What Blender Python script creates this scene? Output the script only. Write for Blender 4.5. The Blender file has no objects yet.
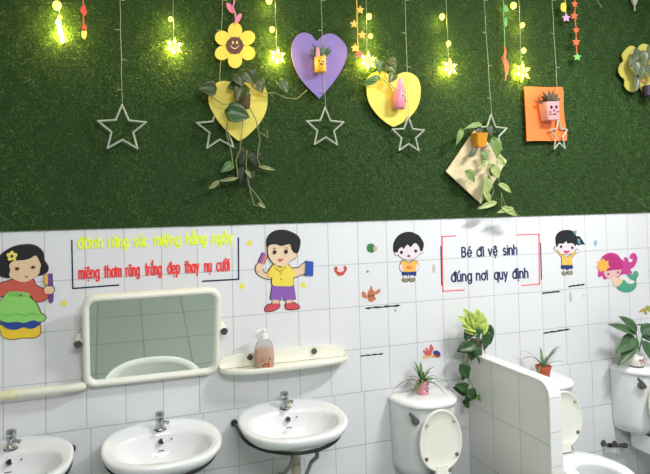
import bpy, bmesh, math, random
from mathutils import Vector, Matrix
from mathutils.geometry import tessellate_polygon
import numpy as np
PI = math.pi
S = bpy.context.scene
COL = S.collection
random.seed(7)

# ------------------------------------------------------------------ camera
F_PX, CX, CY = 600.0, 325.0, 192.15
CAM = Vector((0.40226, -2.63022, 1.60937))
FWD = Vector((0.33587614, 0.94144763, 0.02938682)).normalized()
RIGHT = Vector((0.94183963, -0.3353181, -0.02235799)); RIGHT = (RIGHT - FWD * RIGHT.dot(FWD)).normalized()
UP = RIGHT.cross(FWD)
cd = bpy.data.cameras.new('camera'); cam = bpy.data.objects.new('camera', cd); COL.objects.link(cam)
cd.sensor_fit = 'HORIZONTAL'; cd.sensor_width = 36; cd.lens = 36 * F_PX / 650
cd.shift_y = -(237 - CY) / 650; cd.clip_start = 0.02
M = Matrix((RIGHT, UP, -FWD)).transposed().to_4x4(); M.translation = CAM
cam.matrix_world = M
S.camera = cam
# ------------------------------------------------------------------ world, exposure
S.view_settings.view_transform = 'Standard'; S.view_settings.look = 'None'
S.view_settings.gamma = 1; S.view_settings.use_curve_mapping = False
S.view_settings.exposure = 0.07
W = bpy.data.worlds.new('world'); S.world = W; W.use_nodes = True
W.node_tree.nodes['Background'].inputs[0].default_value = (0.6, 0.7, 0.8, 1)
W.node_tree.nodes['Background'].inputs[1].default_value = 0.3
try: S.cycles.max_bounces = 10
except Exception: pass

def area(name, loc, target, sx, sy, power, color):
    l = bpy.data.lights.new(name, 'AREA'); l.shape = 'RECTANGLE'; l.size = sx; l.size_y = sy
    l.energy = power; l.color = color
    o = bpy.data.objects.new(name, l); COL.objects.link(o); o.location = loc
    d = Vector(target) - Vector(loc); o.rotation_euler = d.to_track_quat('-Z', 'Y').to_euler()
    return o
area('ceiling_tube_light', (2.60, -1.55, 2.93), (2.35, -1.15, 0), 0.60, 0.16, 56, (1.0, 0.975, 0.985))
area('rear_fill_light', (0.9, -3.13, 2.62), (0.9, 0, 2.0), 1.2, 0.22, 34, (1.0, 0.975, 0.985))  # added fill from behind the camera, brightens the upper wall

# ------------------------------------------------------------------ pixel to place
def at(px, py, Y=0.0):
    d = FWD + RIGHT * ((px - CX) / F_PX) - UP * ((py - CY) / F_PX)
    return CAM + d * ((Y - CAM.y) / d.y)
def mpp(p): return (Vector(p) - CAM).dot(FWD) / F_PX      # metres per pixel there

# ------------------------------------------------------------------ materials
MATS = {}
def mat(key, rgb, rough=0.5, metal=0.0, noise=0.0, nscale=20, bump=0.0, bscale=60, emit=0, trans=0, ior=1.45, coat=0, sub=0):
    if key in MATS: return MATS[key]
    m = bpy.data.materials.new(key); m.use_nodes = True; nt = m.node_tree; b = nt.nodes['Principled BSDF']
    c = tuple((x / 255) ** 2.2 for x in rgb) + (1,)
    b.inputs['Base Color'].default_value = c; b.inputs['Roughness'].default_value = rough
    b.inputs['Metallic'].default_value = metal; b.inputs['Transmission Weight'].default_value = trans
    b.inputs['IOR'].default_value = ior; b.inputs['Coat Weight'].default_value = coat
    if sub:
        b.inputs['Subsurface Weight'].default_value = sub; b.inputs['Subsurface Radius'].default_value = (.01, .01, .01)
    if emit:
        b.inputs['Emission Color'].default_value = c; b.inputs['Emission Strength'].default_value = emit
    tc = nt.nodes.new('ShaderNodeTexCoord')
    if noise:
        n = nt.nodes.new('ShaderNodeTexNoise'); n.inputs['Scale'].default_value = nscale; n.inputs['Detail'].default_value = 4
        nt.links.new(tc.outputs['Object'], n.inputs['Vector'])
        mp = nt.nodes.new('ShaderNodeMapRange'); mp.inputs[1].default_value = .3; mp.inputs[2].default_value = .7
        mp.inputs[3].default_value = 1 - noise; mp.inputs[4].default_value = 1 + noise
        nt.links.new(n.outputs['Fac'], mp.inputs[0])
        mx = nt.nodes.new('ShaderNodeVectorMath'); mx.operation = 'SCALE'; mx.inputs[0].default_value = c[:3]
        nt.links.new(mp.outputs[0], mx.inputs['Scale']); nt.links.new(mx.outputs[0], b.inputs['Base Color'])
    if bump:
        n2 = nt.nodes.new('ShaderNodeTexNoise'); n2.inputs['Scale'].default_value = bscale
        nt.links.new(tc.outputs['Object'], n2.inputs['Vector'])
        bp = nt.nodes.new('ShaderNodeBump'); bp.inputs['Strength'].default_value = bump; bp.inputs['Distance'].default_value = .002
        nt.links.new(n2.outputs['Fac'], bp.inputs['Height']); nt.links.new(bp.outputs[0], b.inputs['Normal'])
    MATS[key] = m; return m

def tile_mat(key, tw, th, u_axis, z0, tile_rgb, grout_rgb, grout=0.0020, split=None, rough=0.22, uoff=0.0, floor=False):
    """glazed wall tiles: u along u_axis, rows down from z0; split=(z, u offset, second row height) changes the grid below z"""
    m = bpy.data.materials.new(key); m.use_nodes = True; nt = m.node_tree; N = nt.nodes; L = nt.links; b = N['Principled BSDF']
    geo = N.new('ShaderNodeNewGeometry'); sp = N.new('ShaderNodeSeparateXYZ'); L.new(geo.outputs['Position'], sp.inputs[0])
    def mth(op, a, b_=None, c_=None):
        n = N.new('ShaderNodeMath'); n.operation = op
        for i, v in enumerate((a, b_, c_)):
            if v is None: continue
            if isinstance(v, (int, float)): n.inputs[i].default_value = v
            else: L.new(v, n.inputs[i])
        return n.outputs[0]
    u = mth('SUBTRACT', sp.outputs[u_axis], uoff); z = mth('SUBTRACT', z0, sp.outputs[1 if floor else 2])
    if split:
        low = mth('GREATER_THAN', z, z0 - split[0])
        u = mth('SUBTRACT', u, mth('MULTIPLY', low, split[1]))
        if split[2]:
            zs = z0 - split[0]
            z2 = mth('ADD', mth('MULTIPLY', mth('SUBTRACT', z, zs), th / split[2]), zs)
            z = mth('ADD', mth('MULTIPLY', low, z2), mth('MULTIPLY', mth('SUBTRACT', 1, low), z))
    us = mth('DIVIDE', u, tw); vs = mth('DIVIDE', z, th)
    def edge(s, size):
        f = mth('FRACT', s); d = mth('MINIMUM', f, mth('SUBTRACT', 1, f)); return mth('MULTIPLY', d, size)
    d = mth('MINIMUM', edge(us, tw), edge(vs, th))
    g = N.new('ShaderNodeMapRange'); g.interpolation_type = 'SMOOTHSTEP'; L.new(d, g.inputs[0])
    g.inputs[1].default_value = grout * .35; g.inputs[2].default_value = grout; g.inputs[3].default_value = 1; g.inputs[4].default_value = 0
    cm = N.new('ShaderNodeCombineXYZ'); L.new(mth('FLOOR', us), cm.inputs[0]); L.new(mth('FLOOR', vs), cm.inputs[1])
    wn = N.new('ShaderNodeTexWhiteNoise'); L.new(cm.outputs[0], wn.inputs[0])
    # soft vertical figure in the glaze
    st = N.new('ShaderNodeCombineXYZ'); L.new(mth('MULTIPLY', sp.outputs[u_axis], 45), st.inputs[0]); L.new(mth('MULTIPLY', sp.outputs[2], 2.5), st.inputs[1]); L.new(mth('MULTIPLY', wn.outputs[0], 40), st.inputs[2])
    ns = N.new('ShaderNodeTexNoise'); ns.inputs['Scale'].default_value = 1; ns.inputs['Detail'].default_value = 3; L.new(st.outputs[0], ns.inputs['Vector'])
    var = mth('ADD', mth('ADD', .955, mth('MULTIPLY', wn.outputs[0], .035)), mth('MULTIPLY', ns.outputs['Fac'], .03))
    sc = N.new('ShaderNodeVectorMath'); sc.operation = 'SCALE'; sc.inputs[0].default_value = tuple((x / 255) ** 2.2 for x in tile_rgb); L.new(var, sc.inputs['Scale'])
    # grout dirt differs along the lines
    gn = N.new('ShaderNodeTexNoise'); gn.inputs['Scale'].default_value = 5; L.new(geo.outputs['Position'], gn.inputs['Vector'])
    gr = N.new('ShaderNodeMixRGB'); gr.inputs[1].default_value = tuple((x / 255) ** 2.2 for x in grout_rgb) + (1,)
    gr.inputs[2].default_value = tuple(((x + 45) / 255) ** 2.2 for x in grout_rgb) + (1,); L.new(gn.outputs['Fac'], gr.inputs[0])
    mx = N.new('ShaderNodeMixRGB'); L.new(g.outputs[0], mx.inputs[0]); L.new(sc.outputs[0], mx.inputs[1]); L.new(gr.outputs[0], mx.inputs[2])
    L.new(mx.outputs[0], b.inputs['Base Color'])
    L.new(mth('ADD', rough, mth('MULTIPLY', g.outputs[0], .5)), b.inputs['Roughness'])
    bp = N.new('ShaderNodeBump'); bp.inputs['Strength'].default_value = .5; bp.inputs['Distance'].default_value = .0012
    L.new(mth('ADD', mth('SUBTRACT', 1, g.outputs[0]), mth('MULTIPLY', ns.outputs['Fac'], .12)), bp.inputs['Height']); L.new(bp.outputs[0], b.inputs['Normal'])
    return m

# ------------------------------------------------------------------ mesh builder
class MB:
    def __init__(s): s.v = []; s.f = []
    def add(s, vs, fs):
        o = len(s.v); s.v += [Vector(p) for p in vs]; s.f += [tuple(i + o for i in f) for f in fs]; return s
    def box(s, x0, x1, y0, y1, z0, z1):
        return s.add([(x, y, z) for x in (x0, x1) for y in (y0, y1) for z in (z0, z1)],
                     [(0, 1, 3, 2), (4, 6, 7, 5), (0, 4, 5, 1), (2, 3, 7, 6), (0, 2, 6, 4), (1, 5, 7, 3)])
    def loft(s, rings, cap0=True, cap1=True, closed=True):
        n = len(rings[0]); o = len(s.v); s.v += [Vector(p) for r in rings for p in r]
        for i in range(len(rings) - 1):
            for j in range(n if closed else n - 1):
                k = (j + 1) % n; s.f.append((o + i * n + j, o + i * n + k, o + (i + 1) * n + k, o + (i + 1) * n + j))
        if cap0: s.f.append(tuple(o + j for j in range(n))[::-1])
        if cap1: s.f.append(tuple(o + (len(rings) - 1) * n + j for j in range(n)))
        return s
    def lathe(s, prof, c=(0, 0, 0), n=24, axis=(0, 0, 1)):
        q = Vector((0, 0, 1)).rotation_difference(Vector(axis).normalized()); c = Vector(c)
        return s.loft([[c + q @ Vector((r * math.cos(2 * PI * j / n), r * math.sin(2 * PI * j / n), z)) for j in range(n)] for r, z in prof])
    def tube(s, pts, r, n=8):
        pts = [Vector(p) for p in pts]; rr = r if isinstance(r, (list, tuple)) else [r] * len(pts); rings = []; ref = None
        for i, p in enumerate(pts):
            t = (pts[min(i + 1, len(pts) - 1)] - pts[max(i - 1, 0)]).normalized()
            if ref is None: ref = Vector((0, 1, 0)) if abs(t.y) < .9 else Vector((1, 0, 0))
            a = (ref - t * ref.dot(t)).normalized(); b = t.cross(a); ref = a
            rings.append([p + (a * math.cos(2 * PI * j / n) + b * math.sin(2 * PI * j / n)) * rr[i] for j in range(n)])
        return s.loft(rings)
    def prism(s, pts, y0, y1):
        """pts: list of (X,Z) outline; from y0 (front, smaller) to y1"""
        n = len(pts); o = len(s.v)
        s.v += [Vector((x, y0, z)) for x, z in pts] + [Vector((x, y1, z)) for x, z in pts]
        for t in tessellate_polygon([[Vector((x, z, 0)) for x, z in pts]]):
            s.f.append((o + t[0], o + t[1], o + t[2])); s.f.append((o + n + t[2], o + n + t[1], o + n + t[0]))
        for j in range(n):
            k = (j + 1) % n; s.f.append((o + j, o + n + j, o + n + k, o + k))
        return s
    def ball(s, c, rx, ry=None, rz=None, n=12):
        ry = ry or rx; rz = rz or rx; c = Vector(c)
        return s.loft([[c + Vector((rx * math.sin(a) * math.cos(2 * PI * j / n), ry * math.sin(a) * math.sin(2 * PI * j / n), -rz * math.cos(a))) for j in range(n)]
                       for a in [PI * (i + .02) / (8.04) for i in range(9)]])
    def leaf(s, base, d, nrm, ln, wd, kind='heart', curl=.25, fold=.25, nu=9):
        base = Vector(base); d = Vector(d).normalized(); nrm = Vector(nrm); nrm = (nrm - d * nrm.dot(d)).normalized(); sd = d.cross(nrm)
        o = len(s.v); xs = (-1, -.55, 0, .55, 1)
        for i in range(nu):
            t = i / (nu - 1)
            if kind == 'heart': w = math.sin(PI * min(1, t ** .62)) ** .75 * (1 - .15 * t) if 0 < t < 1 else .02
            elif kind == 'lance': w = max(.02, math.sin(PI * t ** .8) ** .8)
            else: w = max(.03, (1 - t) ** .55 * min(1, .5 + 2 * t))
            for x in xs:
                back = -.12 * ln * abs(x) * (1 - t) ** 4 if kind == 'heart' else 0
                p = base + d * (t * ln + back) + sd * (x * w * wd / 2) + nrm * (abs(x) * w * wd * fold - curl * ln * t * t)
                s.v.append(p)
        for i in range(nu - 1):
            for j in range(4): a = o + i * 5 + j; s.f.append((a, a + 1, a + 6, a + 5))
        return s
    def build(s, name, m, parent=None, smooth=True, auto=40, bevel=0, solid=0, subsurf=0):
        org = Vector(parent['_o']) if parent is not None and '_o' in parent.keys() else Vector((0, 0, 0))
        me = bpy.data.meshes.new(name); me.from_pydata([tuple(p - org) for p in s.v], [], s.f); me.validate()
        bm = bmesh.new(); bm.from_mesh(me)
        if not solid: bmesh.ops.recalc_face_normals(bm, faces=bm.faces[:])
        bm.to_mesh(me); bm.free()
        if smooth:
            me.polygons.foreach_set('use_smooth', [True] * len(me.polygons))
            try: me.set_sharp_from_angle(angle=math.radians(auto))
            except Exception: pass
        ms = m if isinstance(m, (list, tuple)) else [m]
        for q in ms: me.materials.append(q)
        o = bpy.data.objects.new(name, me); COL.objects.link(o)
        if parent is not None: o.parent = parent
        if parent is not None and '_o' in parent.keys(): o['_o'] = parent['_o']
        else: o['_o'] = (0.0, 0.0, 0.0)
        if bevel:
            b = o.modifiers.new('bevel', 'BEVEL'); b.width = bevel; b.segments = 3; b.limit_method = 'ANGLE'; b.angle_limit = math.radians(35)
        if solid:
            b = o.modifiers.new('solid', 'SOLIDIFY'); b.thickness = solid; b.offset = 0
        if subsurf:
            b = o.modifiers.new('sub', 'SUBSURF'); b.levels = subsurf; b.render_levels = subsurf
        return o

def thing(name, label, cat, loc=(0, 0, 0), group=None):
    o = bpy.data.objects.new(name, None); COL.objects.link(o); o.location = loc; o.empty_display_size = .05
    o['label'] = label; o['category'] = cat; o['_o'] = tuple(loc)
    if group: o['group'] = group
    return o
def tag(o, label, cat, group=None, kind=None):
    o['label'] = label; o['category'] = cat
    if group: o['group'] = group
    if kind: o['kind'] = kind
    return o
def struct(o): o['kind'] = 'structure'; return o
def copy_tree(o, parent=None):
    c = o.copy(); COL.objects.link(c)
    if parent is not None: c.parent = parent
    for ch in list(o.children): copy_tree(ch, c)
    return c

# ------------------------------------------------------------------ the room
RX0, RX1, RY, RZ = -1.3, 3.44, -3.2, 3.0
TILE = (226, 228, 232); GROUT = (142, 146, 145)
m_tile = tile_mat('glazed white wall tile', .15, .20, 0, 1.55, TILE, GROUT, split=(.75, .015, .245))
m_tile_part = tile_mat('glazed white partition tile', .20, .256, 1, .880, (222, 224, 220), (128, 131, 126), uoff=-.603)
m_tile_side = tile_mat('glazed white side tile', .15, .20, 1, 1.55, (196, 200, 200), (128, 131, 130))
m_tile_rear = tile_mat('pale green rear tile', .30, .20, 0, 1.55, (150, 158, 152), (95, 104, 98), grout=.005)
m_plaster = mat('white ceiling paint', (232, 234, 234), .8, noise=.03)
m_floor = tile_mat('pale green floor tile', .3, .3, 0, 0, (152, 162, 154), (104, 112, 105), grout=.006, floor=True, rough=.35)
struct(MB().box(RX0 - .1, RX1 + .1, 0, .1, -.05, RZ).build('wall_back', m_tile, smooth=False))
struct(MB().box(RX0 - .1, RX0, RY, 0, -.05, RZ).build('wall_left', m_tile_side, smooth=False))
struct(MB().box(RX1, RX1 + .1, RY, 0, -.05, RZ).build('wall_right', m_tile_side, smooth=False))
struct(MB().box(RX0 - .1, RX1 + .1, RY - .1, RY, -.05, RZ).build('wall_rear', m_tile_rear, smooth=False))
struct(MB().box(RX0 - .1, RX1 + .1, RY - .1, .1, RZ, RZ + .1).build('ceiling', m_plaster, smooth=False))
struct(MB().box(RX0 - .1, RX1 + .1, RY - .1, .1, -.1, 0).build('floor', m_floor, smooth=False))
# caulk line in the corner by the partition and a moulded tile cap
# partition (low tiled wall between the toilets) : profile in Y,Z extruded in X
PX0, PX1, PF, PT = 2.076, 2.134, -.603, .880
prof = [(0, 0), (PF, 0), (PF, PT - .06)] + [(PF + .06 - .06 * math.cos(a), PT - .06 + .06 * math.sin(a)) for a in [PI / 2 * k / 8 for k in range(1, 9)]] + [(0, PT)]
mb = MB(); mb.loft([[(x, y, z) for y, z in prof] for x in (PX0 + .004, PX1 - .004)])
part = mb.build('wall_partition', m_tile_part, smooth=False); struct(part)
# pencil edge tiles along the top and round the corner
mb = MB(); cap = [(p, q) for p, q in prof[2:]]
segs = []
ys = [0, -.10, -.22, -.34, -.46, -.54]
path = [(y, PT) for y in ys] + [(PF + .06 - .06 * math.cos(a), PT - .06 + .06 * math.sin(a)) for a in (PI / 2 * .8, PI / 2 * .55, PI / 2 * .3)] + [(PF, PT - .06), (PF, PT - .2), (PF, PT - .34), (PF, PT - .48), (PF, .25), (PF, .1), (PF, 0)]
for i in range(len(path) - 1):
    a = Vector((0, *path[i])); b = Vector((0, *path[i + 1])); t = (b - a); g = t.normalized() * .0012; nn = Vector((0, t.z, -t.y)).normalized() * .006
    if nn.z < 0 or (abs(nn.z) < 1e-3 and nn.y > 0): nn = -nn
    a2, b2 = a + g, b - g
    mb.add([Vector((x, 0, 0)) + q for x in (PX0, PX1) for q in (a2 - nn, b2 - nn, b2 + nn * .4, a2 + nn * .4)],
           [(0, 1, 2, 3), (7, 6, 5, 4), (0, 4, 5, 1), (1, 5, 6, 2), (2, 6, 7, 3), (3, 7, 4, 0)])
struct(mb.build('trim_1', mat('white edge tile', (236, 238, 236), .18), smooth=False))

# ceiling fixtures (outside the frame, where the light comes from)
m_lampon = mat('lit diffuser', (240, 248, 255), .5, emit=3)
for nm, x, y, sx, sy, lb in (('ceiling_lamp', 2.60, -1.55, .66, .2, 'white tube lamp on the ceiling above the toilets'),
                         ):
    t = thing(nm, lb, 'lamp', (x, y, RZ))
    mb = MB()
    for a in ((x - sx / 2, x - sx / 2 + .02, y - sy / 2, y + sy / 2), (x + sx / 2 - .02, x + sx / 2, y - sy / 2, y + sy / 2), (x - sx / 2, x + sx / 2, y - sy / 2, y - sy / 2 + .02), (x - sx / 2, x + sx / 2, y + sy / 2 - .02, y + sy / 2)):
        mb.box(*a, RZ - .05, RZ)
    mb.build('housing', mat('lamp housing', (235, 235, 235), .4), t, smooth=False)
    MB().box(x - sx / 2 + .02, x + sx / 2 - .02, y - sy / 2 + .02, y + sy / 2 - .02, RZ - .03, RZ - .02).build('diffuser', m_lampon, t, smooth=False)

t = thing('added_fill_lamp', 'added unseen fill lamp high on the rear wall facing the grass', 'lamp', (.9, RY, 2.62))  # unseen fixture, added as a body for the rear fill light
MB().box(.24, 1.56, RY, RY + .03, 2.49, 2.75).build('housing', mat('lamp housing', (235, 235, 235), .4), t, smooth=False, bevel=.006)
MB().box(.28, 1.52, RY + .03, RY + .045, 2.50, 2.74).build('diffuser', m_lampon, t, smooth=False)

# ------------------------------------------------------------------ artificial grass
GZ = 1.553
def grass():
    m = bpy.data.materials.new('artificial grass'); m.use_nodes = True; nt = m.node_tree; N = nt.nodes; L = nt.links; b = N['Principled BSDF']
    b.inputs['Roughness'].default_value = .55; b.inputs['Specular IOR Level'].default_value = .35
    geo = N.new('ShaderNodeNewGeometry')
    n1 = N.new('ShaderNodeTexNoise'); n1.inputs['Scale'].default_value = 2.6; n1.inputs['Detail'].default_value = 5; L.new(geo.outputs['Position'], n1.inputs['Vector'])
    n2 = N.new('ShaderNodeTexWhiteNoise')
    at_ = N.new('ShaderNodeAttribute'); at_.attribute_name = 'rnd'
    r1 = N.new('ShaderNodeValToRGB'); L.new(at_.outputs['Fac'], r1.inputs[0])
    e = r1.color_ramp.elements; e[0].position = 0; e[0].color = (.036, .086, .014, 1); e[1].position = 1; e[1].color = (.145, .225, .075, 1)
    q = r1.color_ramp.elements.new(.55); q.color = (.062, .138, .026, 1); q = r1.color_ramp.elements.new(.88); q.color = (.090, .178, .040, 1)
    mp = N.new('ShaderNodeMapRange'); L.new(n1.outputs['Fac'], mp.inputs[0]); mp.inputs[1].default_value = .3; mp.inputs[2].default_value = .7; mp.inputs[3].default_value = .72; mp.inputs[4].default_value = 1.35
    sc = N.new('ShaderNodeVectorMath'); sc.operation = 'SCALE'; L.new(r1.outputs[0], sc.inputs[0]); L.new(mp.outputs[0], sc.inputs['Scale'])
    L.new(sc.outputs[0], b.inputs['Base Color'])
    x0, x1, z0, z1 = RX0 + .01, RX1 - .01, GZ, 2.99
    root = thing('artificial_grass_panel', 'dark green artificial grass covering the upper half of the tiled wall', 'artificial grass', (0, 0, GZ))
    MB().box(x0, x1, -.006, 0, z0, z1).build('backing', mat('grass backing', (40, 66, 30), .9), root, smooth=False)
    rng = np.random.default_rng(3); n = 175000
    # blades only where the frame can plausibly see
    bx = rng.uniform(-.35, x1, n); bz = rng.uniform(z0 + .001, 2.95, n)
    base = np.stack([bx, np.full(n, -.006), bz], 1)
    ln = rng.uniform(.010, .016, n); a = rng.normal(0, .55, n); bb = rng.normal(-.35, .5, n)
    # tufts lean together
    tuft = np.sin(bx * 61 + 3 * np.sin(bz * 23)) * .35
    tip = base + np.stack([ln * np.sin(a + tuft), -ln * np.cos(a) * np.cos(bb) * .85, ln * np.sin(bb)], 1)
    th = rng.uniform(0, PI, n); w = .0013
    off = np.stack([np.cos(th) * w, np.zeros(n), np.sin(th) * w], 1)
    v = np.empty((n * 3, 3), np.float32); v[0::3] = base - off; v[1::3] = base + off; v[2::3] = tip
    v[:, 2] -= GZ
    me = bpy.data.meshes.new('grass_blades'); me.vertices.add(n * 3); me.vertices.foreach_set('co', v.ravel())
    me.loops.add(n * 3); me.loops.foreach_set('vertex_index', np.arange(n * 3, dtype=np.int32))
    me.polygons.add(n); me.polygons.foreach_set('loop_start', np.arange(0, n * 3, 3, dtype=np.int32)); me.update()
    at2 = me.attributes.new('rnd', 'FLOAT', 'POINT'); at2.data.foreach_set('value', np.repeat(rng.uniform(0, 1, n), 3).astype(np.float32))
    me.materials.append(m); o = bpy.data.objects.new('grass_blades', me); COL.objects.link(o); o.parent = root; o['kind'] = 'stuff'
grass()

# ------------------------------------------------------------------ sinks
m_cer = mat('white glazed ceramic', (233, 236, 238), .09, coat=.6, noise=.012, nscale=6)
m_chr = mat('polished chrome', (190, 192, 195), .16, metal=1)
m_dchr = mat('tarnished dark metal', (92, 95, 94), .4, metal=.6, noise=.25, nscale=40)
m_black = mat('black painted steel', (34, 36, 34), .45, noise=.2)
m_gpipe = mat('grey painted pipe', (128, 132, 130), .35)
def superel(t, rx, ry, e):
    c, s_ = math.cos(t), math.sin(t)
    return (rx * math.copysign(abs(c) ** (2 / e), c), ry * math.copysign(abs(s_) ** (2 / e), s_))
def make_sink(label, X, Z):
    t = thing('wall_sink', label, 'sink', (0, 0, 0), 'white oval sinks with chrome taps along the wall')
    n = 72; T = [2 * PI * j / n for j in range(n)]
    oc = -.214; ic = -.240
    def O(a, s_, z):
        x, y = superel(a, .223, .212, 2.35); 
        return (x * s_, oc + y * s_, z)
    def I(a, s_, z, dy=0):
        x, y = superel(a, .184, .138 if math.sin(a) < 0 else .118, 2.15)
        return (x * s_, ic + y * s_ + dy, z)
    def O2(a, s_, z, sh):
        x, y, z = O(a, s_, z); return (x, y + sh, z)
    def tilt(ring, k=1.0): return [(x, y, z + .030 * k * max(0, (y + .43) / .43)) for x, y, z in ring]
    rings = [[O2(a, .28, -.140, .05) for a in T], [O2(a, .48, -.130, .04) for a in T], tilt([O2(a, .70, -.080, .02) for a in T], .4), tilt([O(a, .90, -.044) for a in T], .8), tilt([O(a, .972, -.026) for a in T]),
             tilt([O(a, 1.0, -.012) for a in T]), tilt([O(a, .995, -.003) for a in T]), tilt([O(a, .972, 0) for a in T])]
    for f, z in ((.25, .0005), (.6, -.002), (.9, -.004)):
        rings.append(tilt([tuple(Vector(O(a, .97, 0)) * (1 - f) + Vector(I(a, 1.03, 0)) * f) [:2] + (z,) for a in T]))
    rings += [tilt([I(a, 1.0, -.007) for a in T]), tilt([I(a, .975, -.018) for a in T]), tilt([I(a, .93, -.040) for a in T], .7), [I(a, .82, -.070) for a in T], [I(a, .6, -.098) for a in T], [I(a, .35, -.110) for a in T], [I(a, .12, -.114) for a in T]]
    MB().loft(rings).build('basin', m_cer, t, auto=80)
    # overflow, label dash, pin hole
    ov = MB().lathe([(.0125, -.002), (.0125, .002), (.010, .004), (.0001, .004)], (0, -.140, -.016), 20, (0, -1, .62)).build('overflow_ring', m_chr, t)
    MB().lathe([(.0088, .0035), (.0088, .0048), (.0001, .0048)], (0, -.140, -.016), 16, (0, -1, .62)).build('overflow_hole', mat('dark hole', (28, 30, 30), .6), ov)
    MB().box(-.013, .011, -.1595, -.1565, -.045, -.042).build('maker_mark', mat('grey print', (90, 92, 96), .5), t)
    MB().lathe([(.0032, -.002), (.0032, .0015), (.0001, .0015)], (.040, -.136, -.012), 10, (0, -1, .62)).build('pin_hole', mat('dark hole', (28, 30, 30), .6), t)
    MB().lathe([(.02, -.004), (.02, .002), (.013, .003), (.0001, .001)], (0, ic, -.114), 20).build('drain', m_chr, t)
    # tap
    ty, tz = -.008, .020; fa = MB()
    fa.lathe([(.023, 0), (.023, .005), (.017, .010), (.0155, .030), (.017, .040), (.015, .046), (.0001, .047)], (0, -.085 + ty, -.003 + tz), 24)
    fa.tube([(0, -.09 + ty, .022 + tz), (0, -.112 + ty, .025 + tz), (0, -.132 + ty, .020 + tz), (0, -.140 + ty, .012 + tz)], [.0115, .0115, .0105, .0095], 14)
    tap = fa.build('tap', m_chr, t)
    MB().tube([(0, -.088 + ty, .030 + tz), (.020, -.094 + ty, .027 + tz), (.034, -.10 + ty, .024 + tz)], [.006, .006, .008], 12).build('side_lever', m_chr, tap)
    MB().lathe([(.0165, 0), (.0185, .006), (.0185, .020), (.013, .026), (.0001, .028)], (0, -.083 + ty, .042 + tz), 18, (0, .18, 1)).build('tap_handle', m_chr, tap)
    MB().lathe([(.026, 0), (.026, .0035), (.0001, .0036)], (0, -.085 + ty, -.0035 + tz), 24).build('tap_washer', mat('dark rubber', (40, 40, 42), .6), tap)
    # support hoop, its wall bolts and the two bent pipes
    hoop = [(-.205, -.004, -.045)] + [(.209 * -math.cos(a), -.17 - .240 * math.sin(a), -.040 - .014 * math.sin(a)) for a in [PI * k / 24 for k in range(25)]] + [(.205, -.004, -.045)]
    MB().tube(hoop, .0072, 8).build('support_hoop', m_black, t)
    for sx in (-1, 1): MB().lathe([(.014, 0), (.014, .012), (.008, .018), (.0001, .019)], (sx * .205, -.001, -.045), 12, (0, -1, 0)).build('wall_bolt', m_black, t)
    for sx in (-1, 1):
        MB().tube([(sx * .05 + .01, -.345, -.078), (sx * .052 + .01, -.335, -.11), (sx * .045 + .01, -.28, -.15), (sx * .055 + .01, -.2, -.22), (sx * .07 + .01, -.06, -.33), (sx * .07 + .01, -.006, -.38)], .0085, 10).build('brace_pipe', m_gpipe, t)
    MB().tube([(0, -.25, -.135), (0, -.25, -.24), (0, -.245, -.275), (0, -.21, -.30), (0, -.12, -.31), (0, -.002, -.31)], .018, 14).build('drain_pipe', mat('beige plastic pipe', (176, 170, 150), .4), t)
    t.location = (X, -.002, Z); return t
s3 = make_sink('white oval wall sink below the cream shelf, right of the other two', 1.100, .738)
def place_sink(label, X, Z):
    c = copy_tree(s3); c['label'] = label; c.location = (X, -.002, Z); return c
place_sink('white oval wall sink straight below the framed mirror', .578, .722)
place_sink('white oval wall sink at the far left under the cream pipe, partly out of frame', .040, .727)

# ------------------------------------------------------------------ mirror
m_cream = mat('cream white plastic', (234, 235, 222), .3, coat=.2)
def rrect(x0, x1, z0, z1, r, k=6):
    out = []
    for cx, cz, a0 in ((x1 - r, z1 - r, 0), (x0 + r, z1 - r, 90), (x0 + r, z0 + r, 180), (x1 - r, z0 + r, 270)):
        for i in range(k + 1):
            a = math.radians(a0 + 90 * i / k); out.append((cx + r * math.cos(a), cz + r * math.sin(a)))
    return out
def mirror():
    t = thing('wall_mirror', 'large tilting mirror in a cream rounded frame above the middle sink', 'mirror', (0, 0, 0))
    w, h0, h1 = .270, -.190, .195
    def R(ins, y, r): return [(x, y, z) for x, z in rrect(-w + ins, w - ins, h0 + ins, h1 - ins, r)]
    MB().loft([R(.006, .022, .04), R(0, .008, .047), R(0, -.012, .047), R(.004, -.020, .044), R(.013, -.023, .038), R(.019, -.021, .034), R(.024, -.014, .031), R(.026, -.010, .030), R(.027, -.005, .029), R(.032, -.0035, .026)], True, False).build('frame', m_cream, t, auto=50)
    gl = mat('mirror silver', (226, 236, 230), .02, metal=1)
    MB().loft([R(.0262, -.0025, .029), R(.0262, -.0062, .029)], True, True).build('mirror_glass', gl, t, smooth=False)
    for s_ in (-1, 1):
        b = MB(); b.tube([(s_ * (w - .012), .002, .002), (s_ * (w + .012), .002, .002)], .012, 14)
        b.tube([(s_ * (w + .016), -.014, .002), (s_ * (w + .016), .055, .002)], .0135, 16)
        br = b.build('bracket', m_cream, t)
        MB().lathe([(.0145, 0), (.0158, .003), (.014, .009), (.0001, .011)], (s_ * (w + .016), -.015, .002), 18, (0, -1, 0)).build('knob_cap', m_dchr, br)
    t.location = (.560, -.062, 1.108); t.rotation_euler = (math.radians(MT), 0, 0)
MT = 13.0
mirror()

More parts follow.
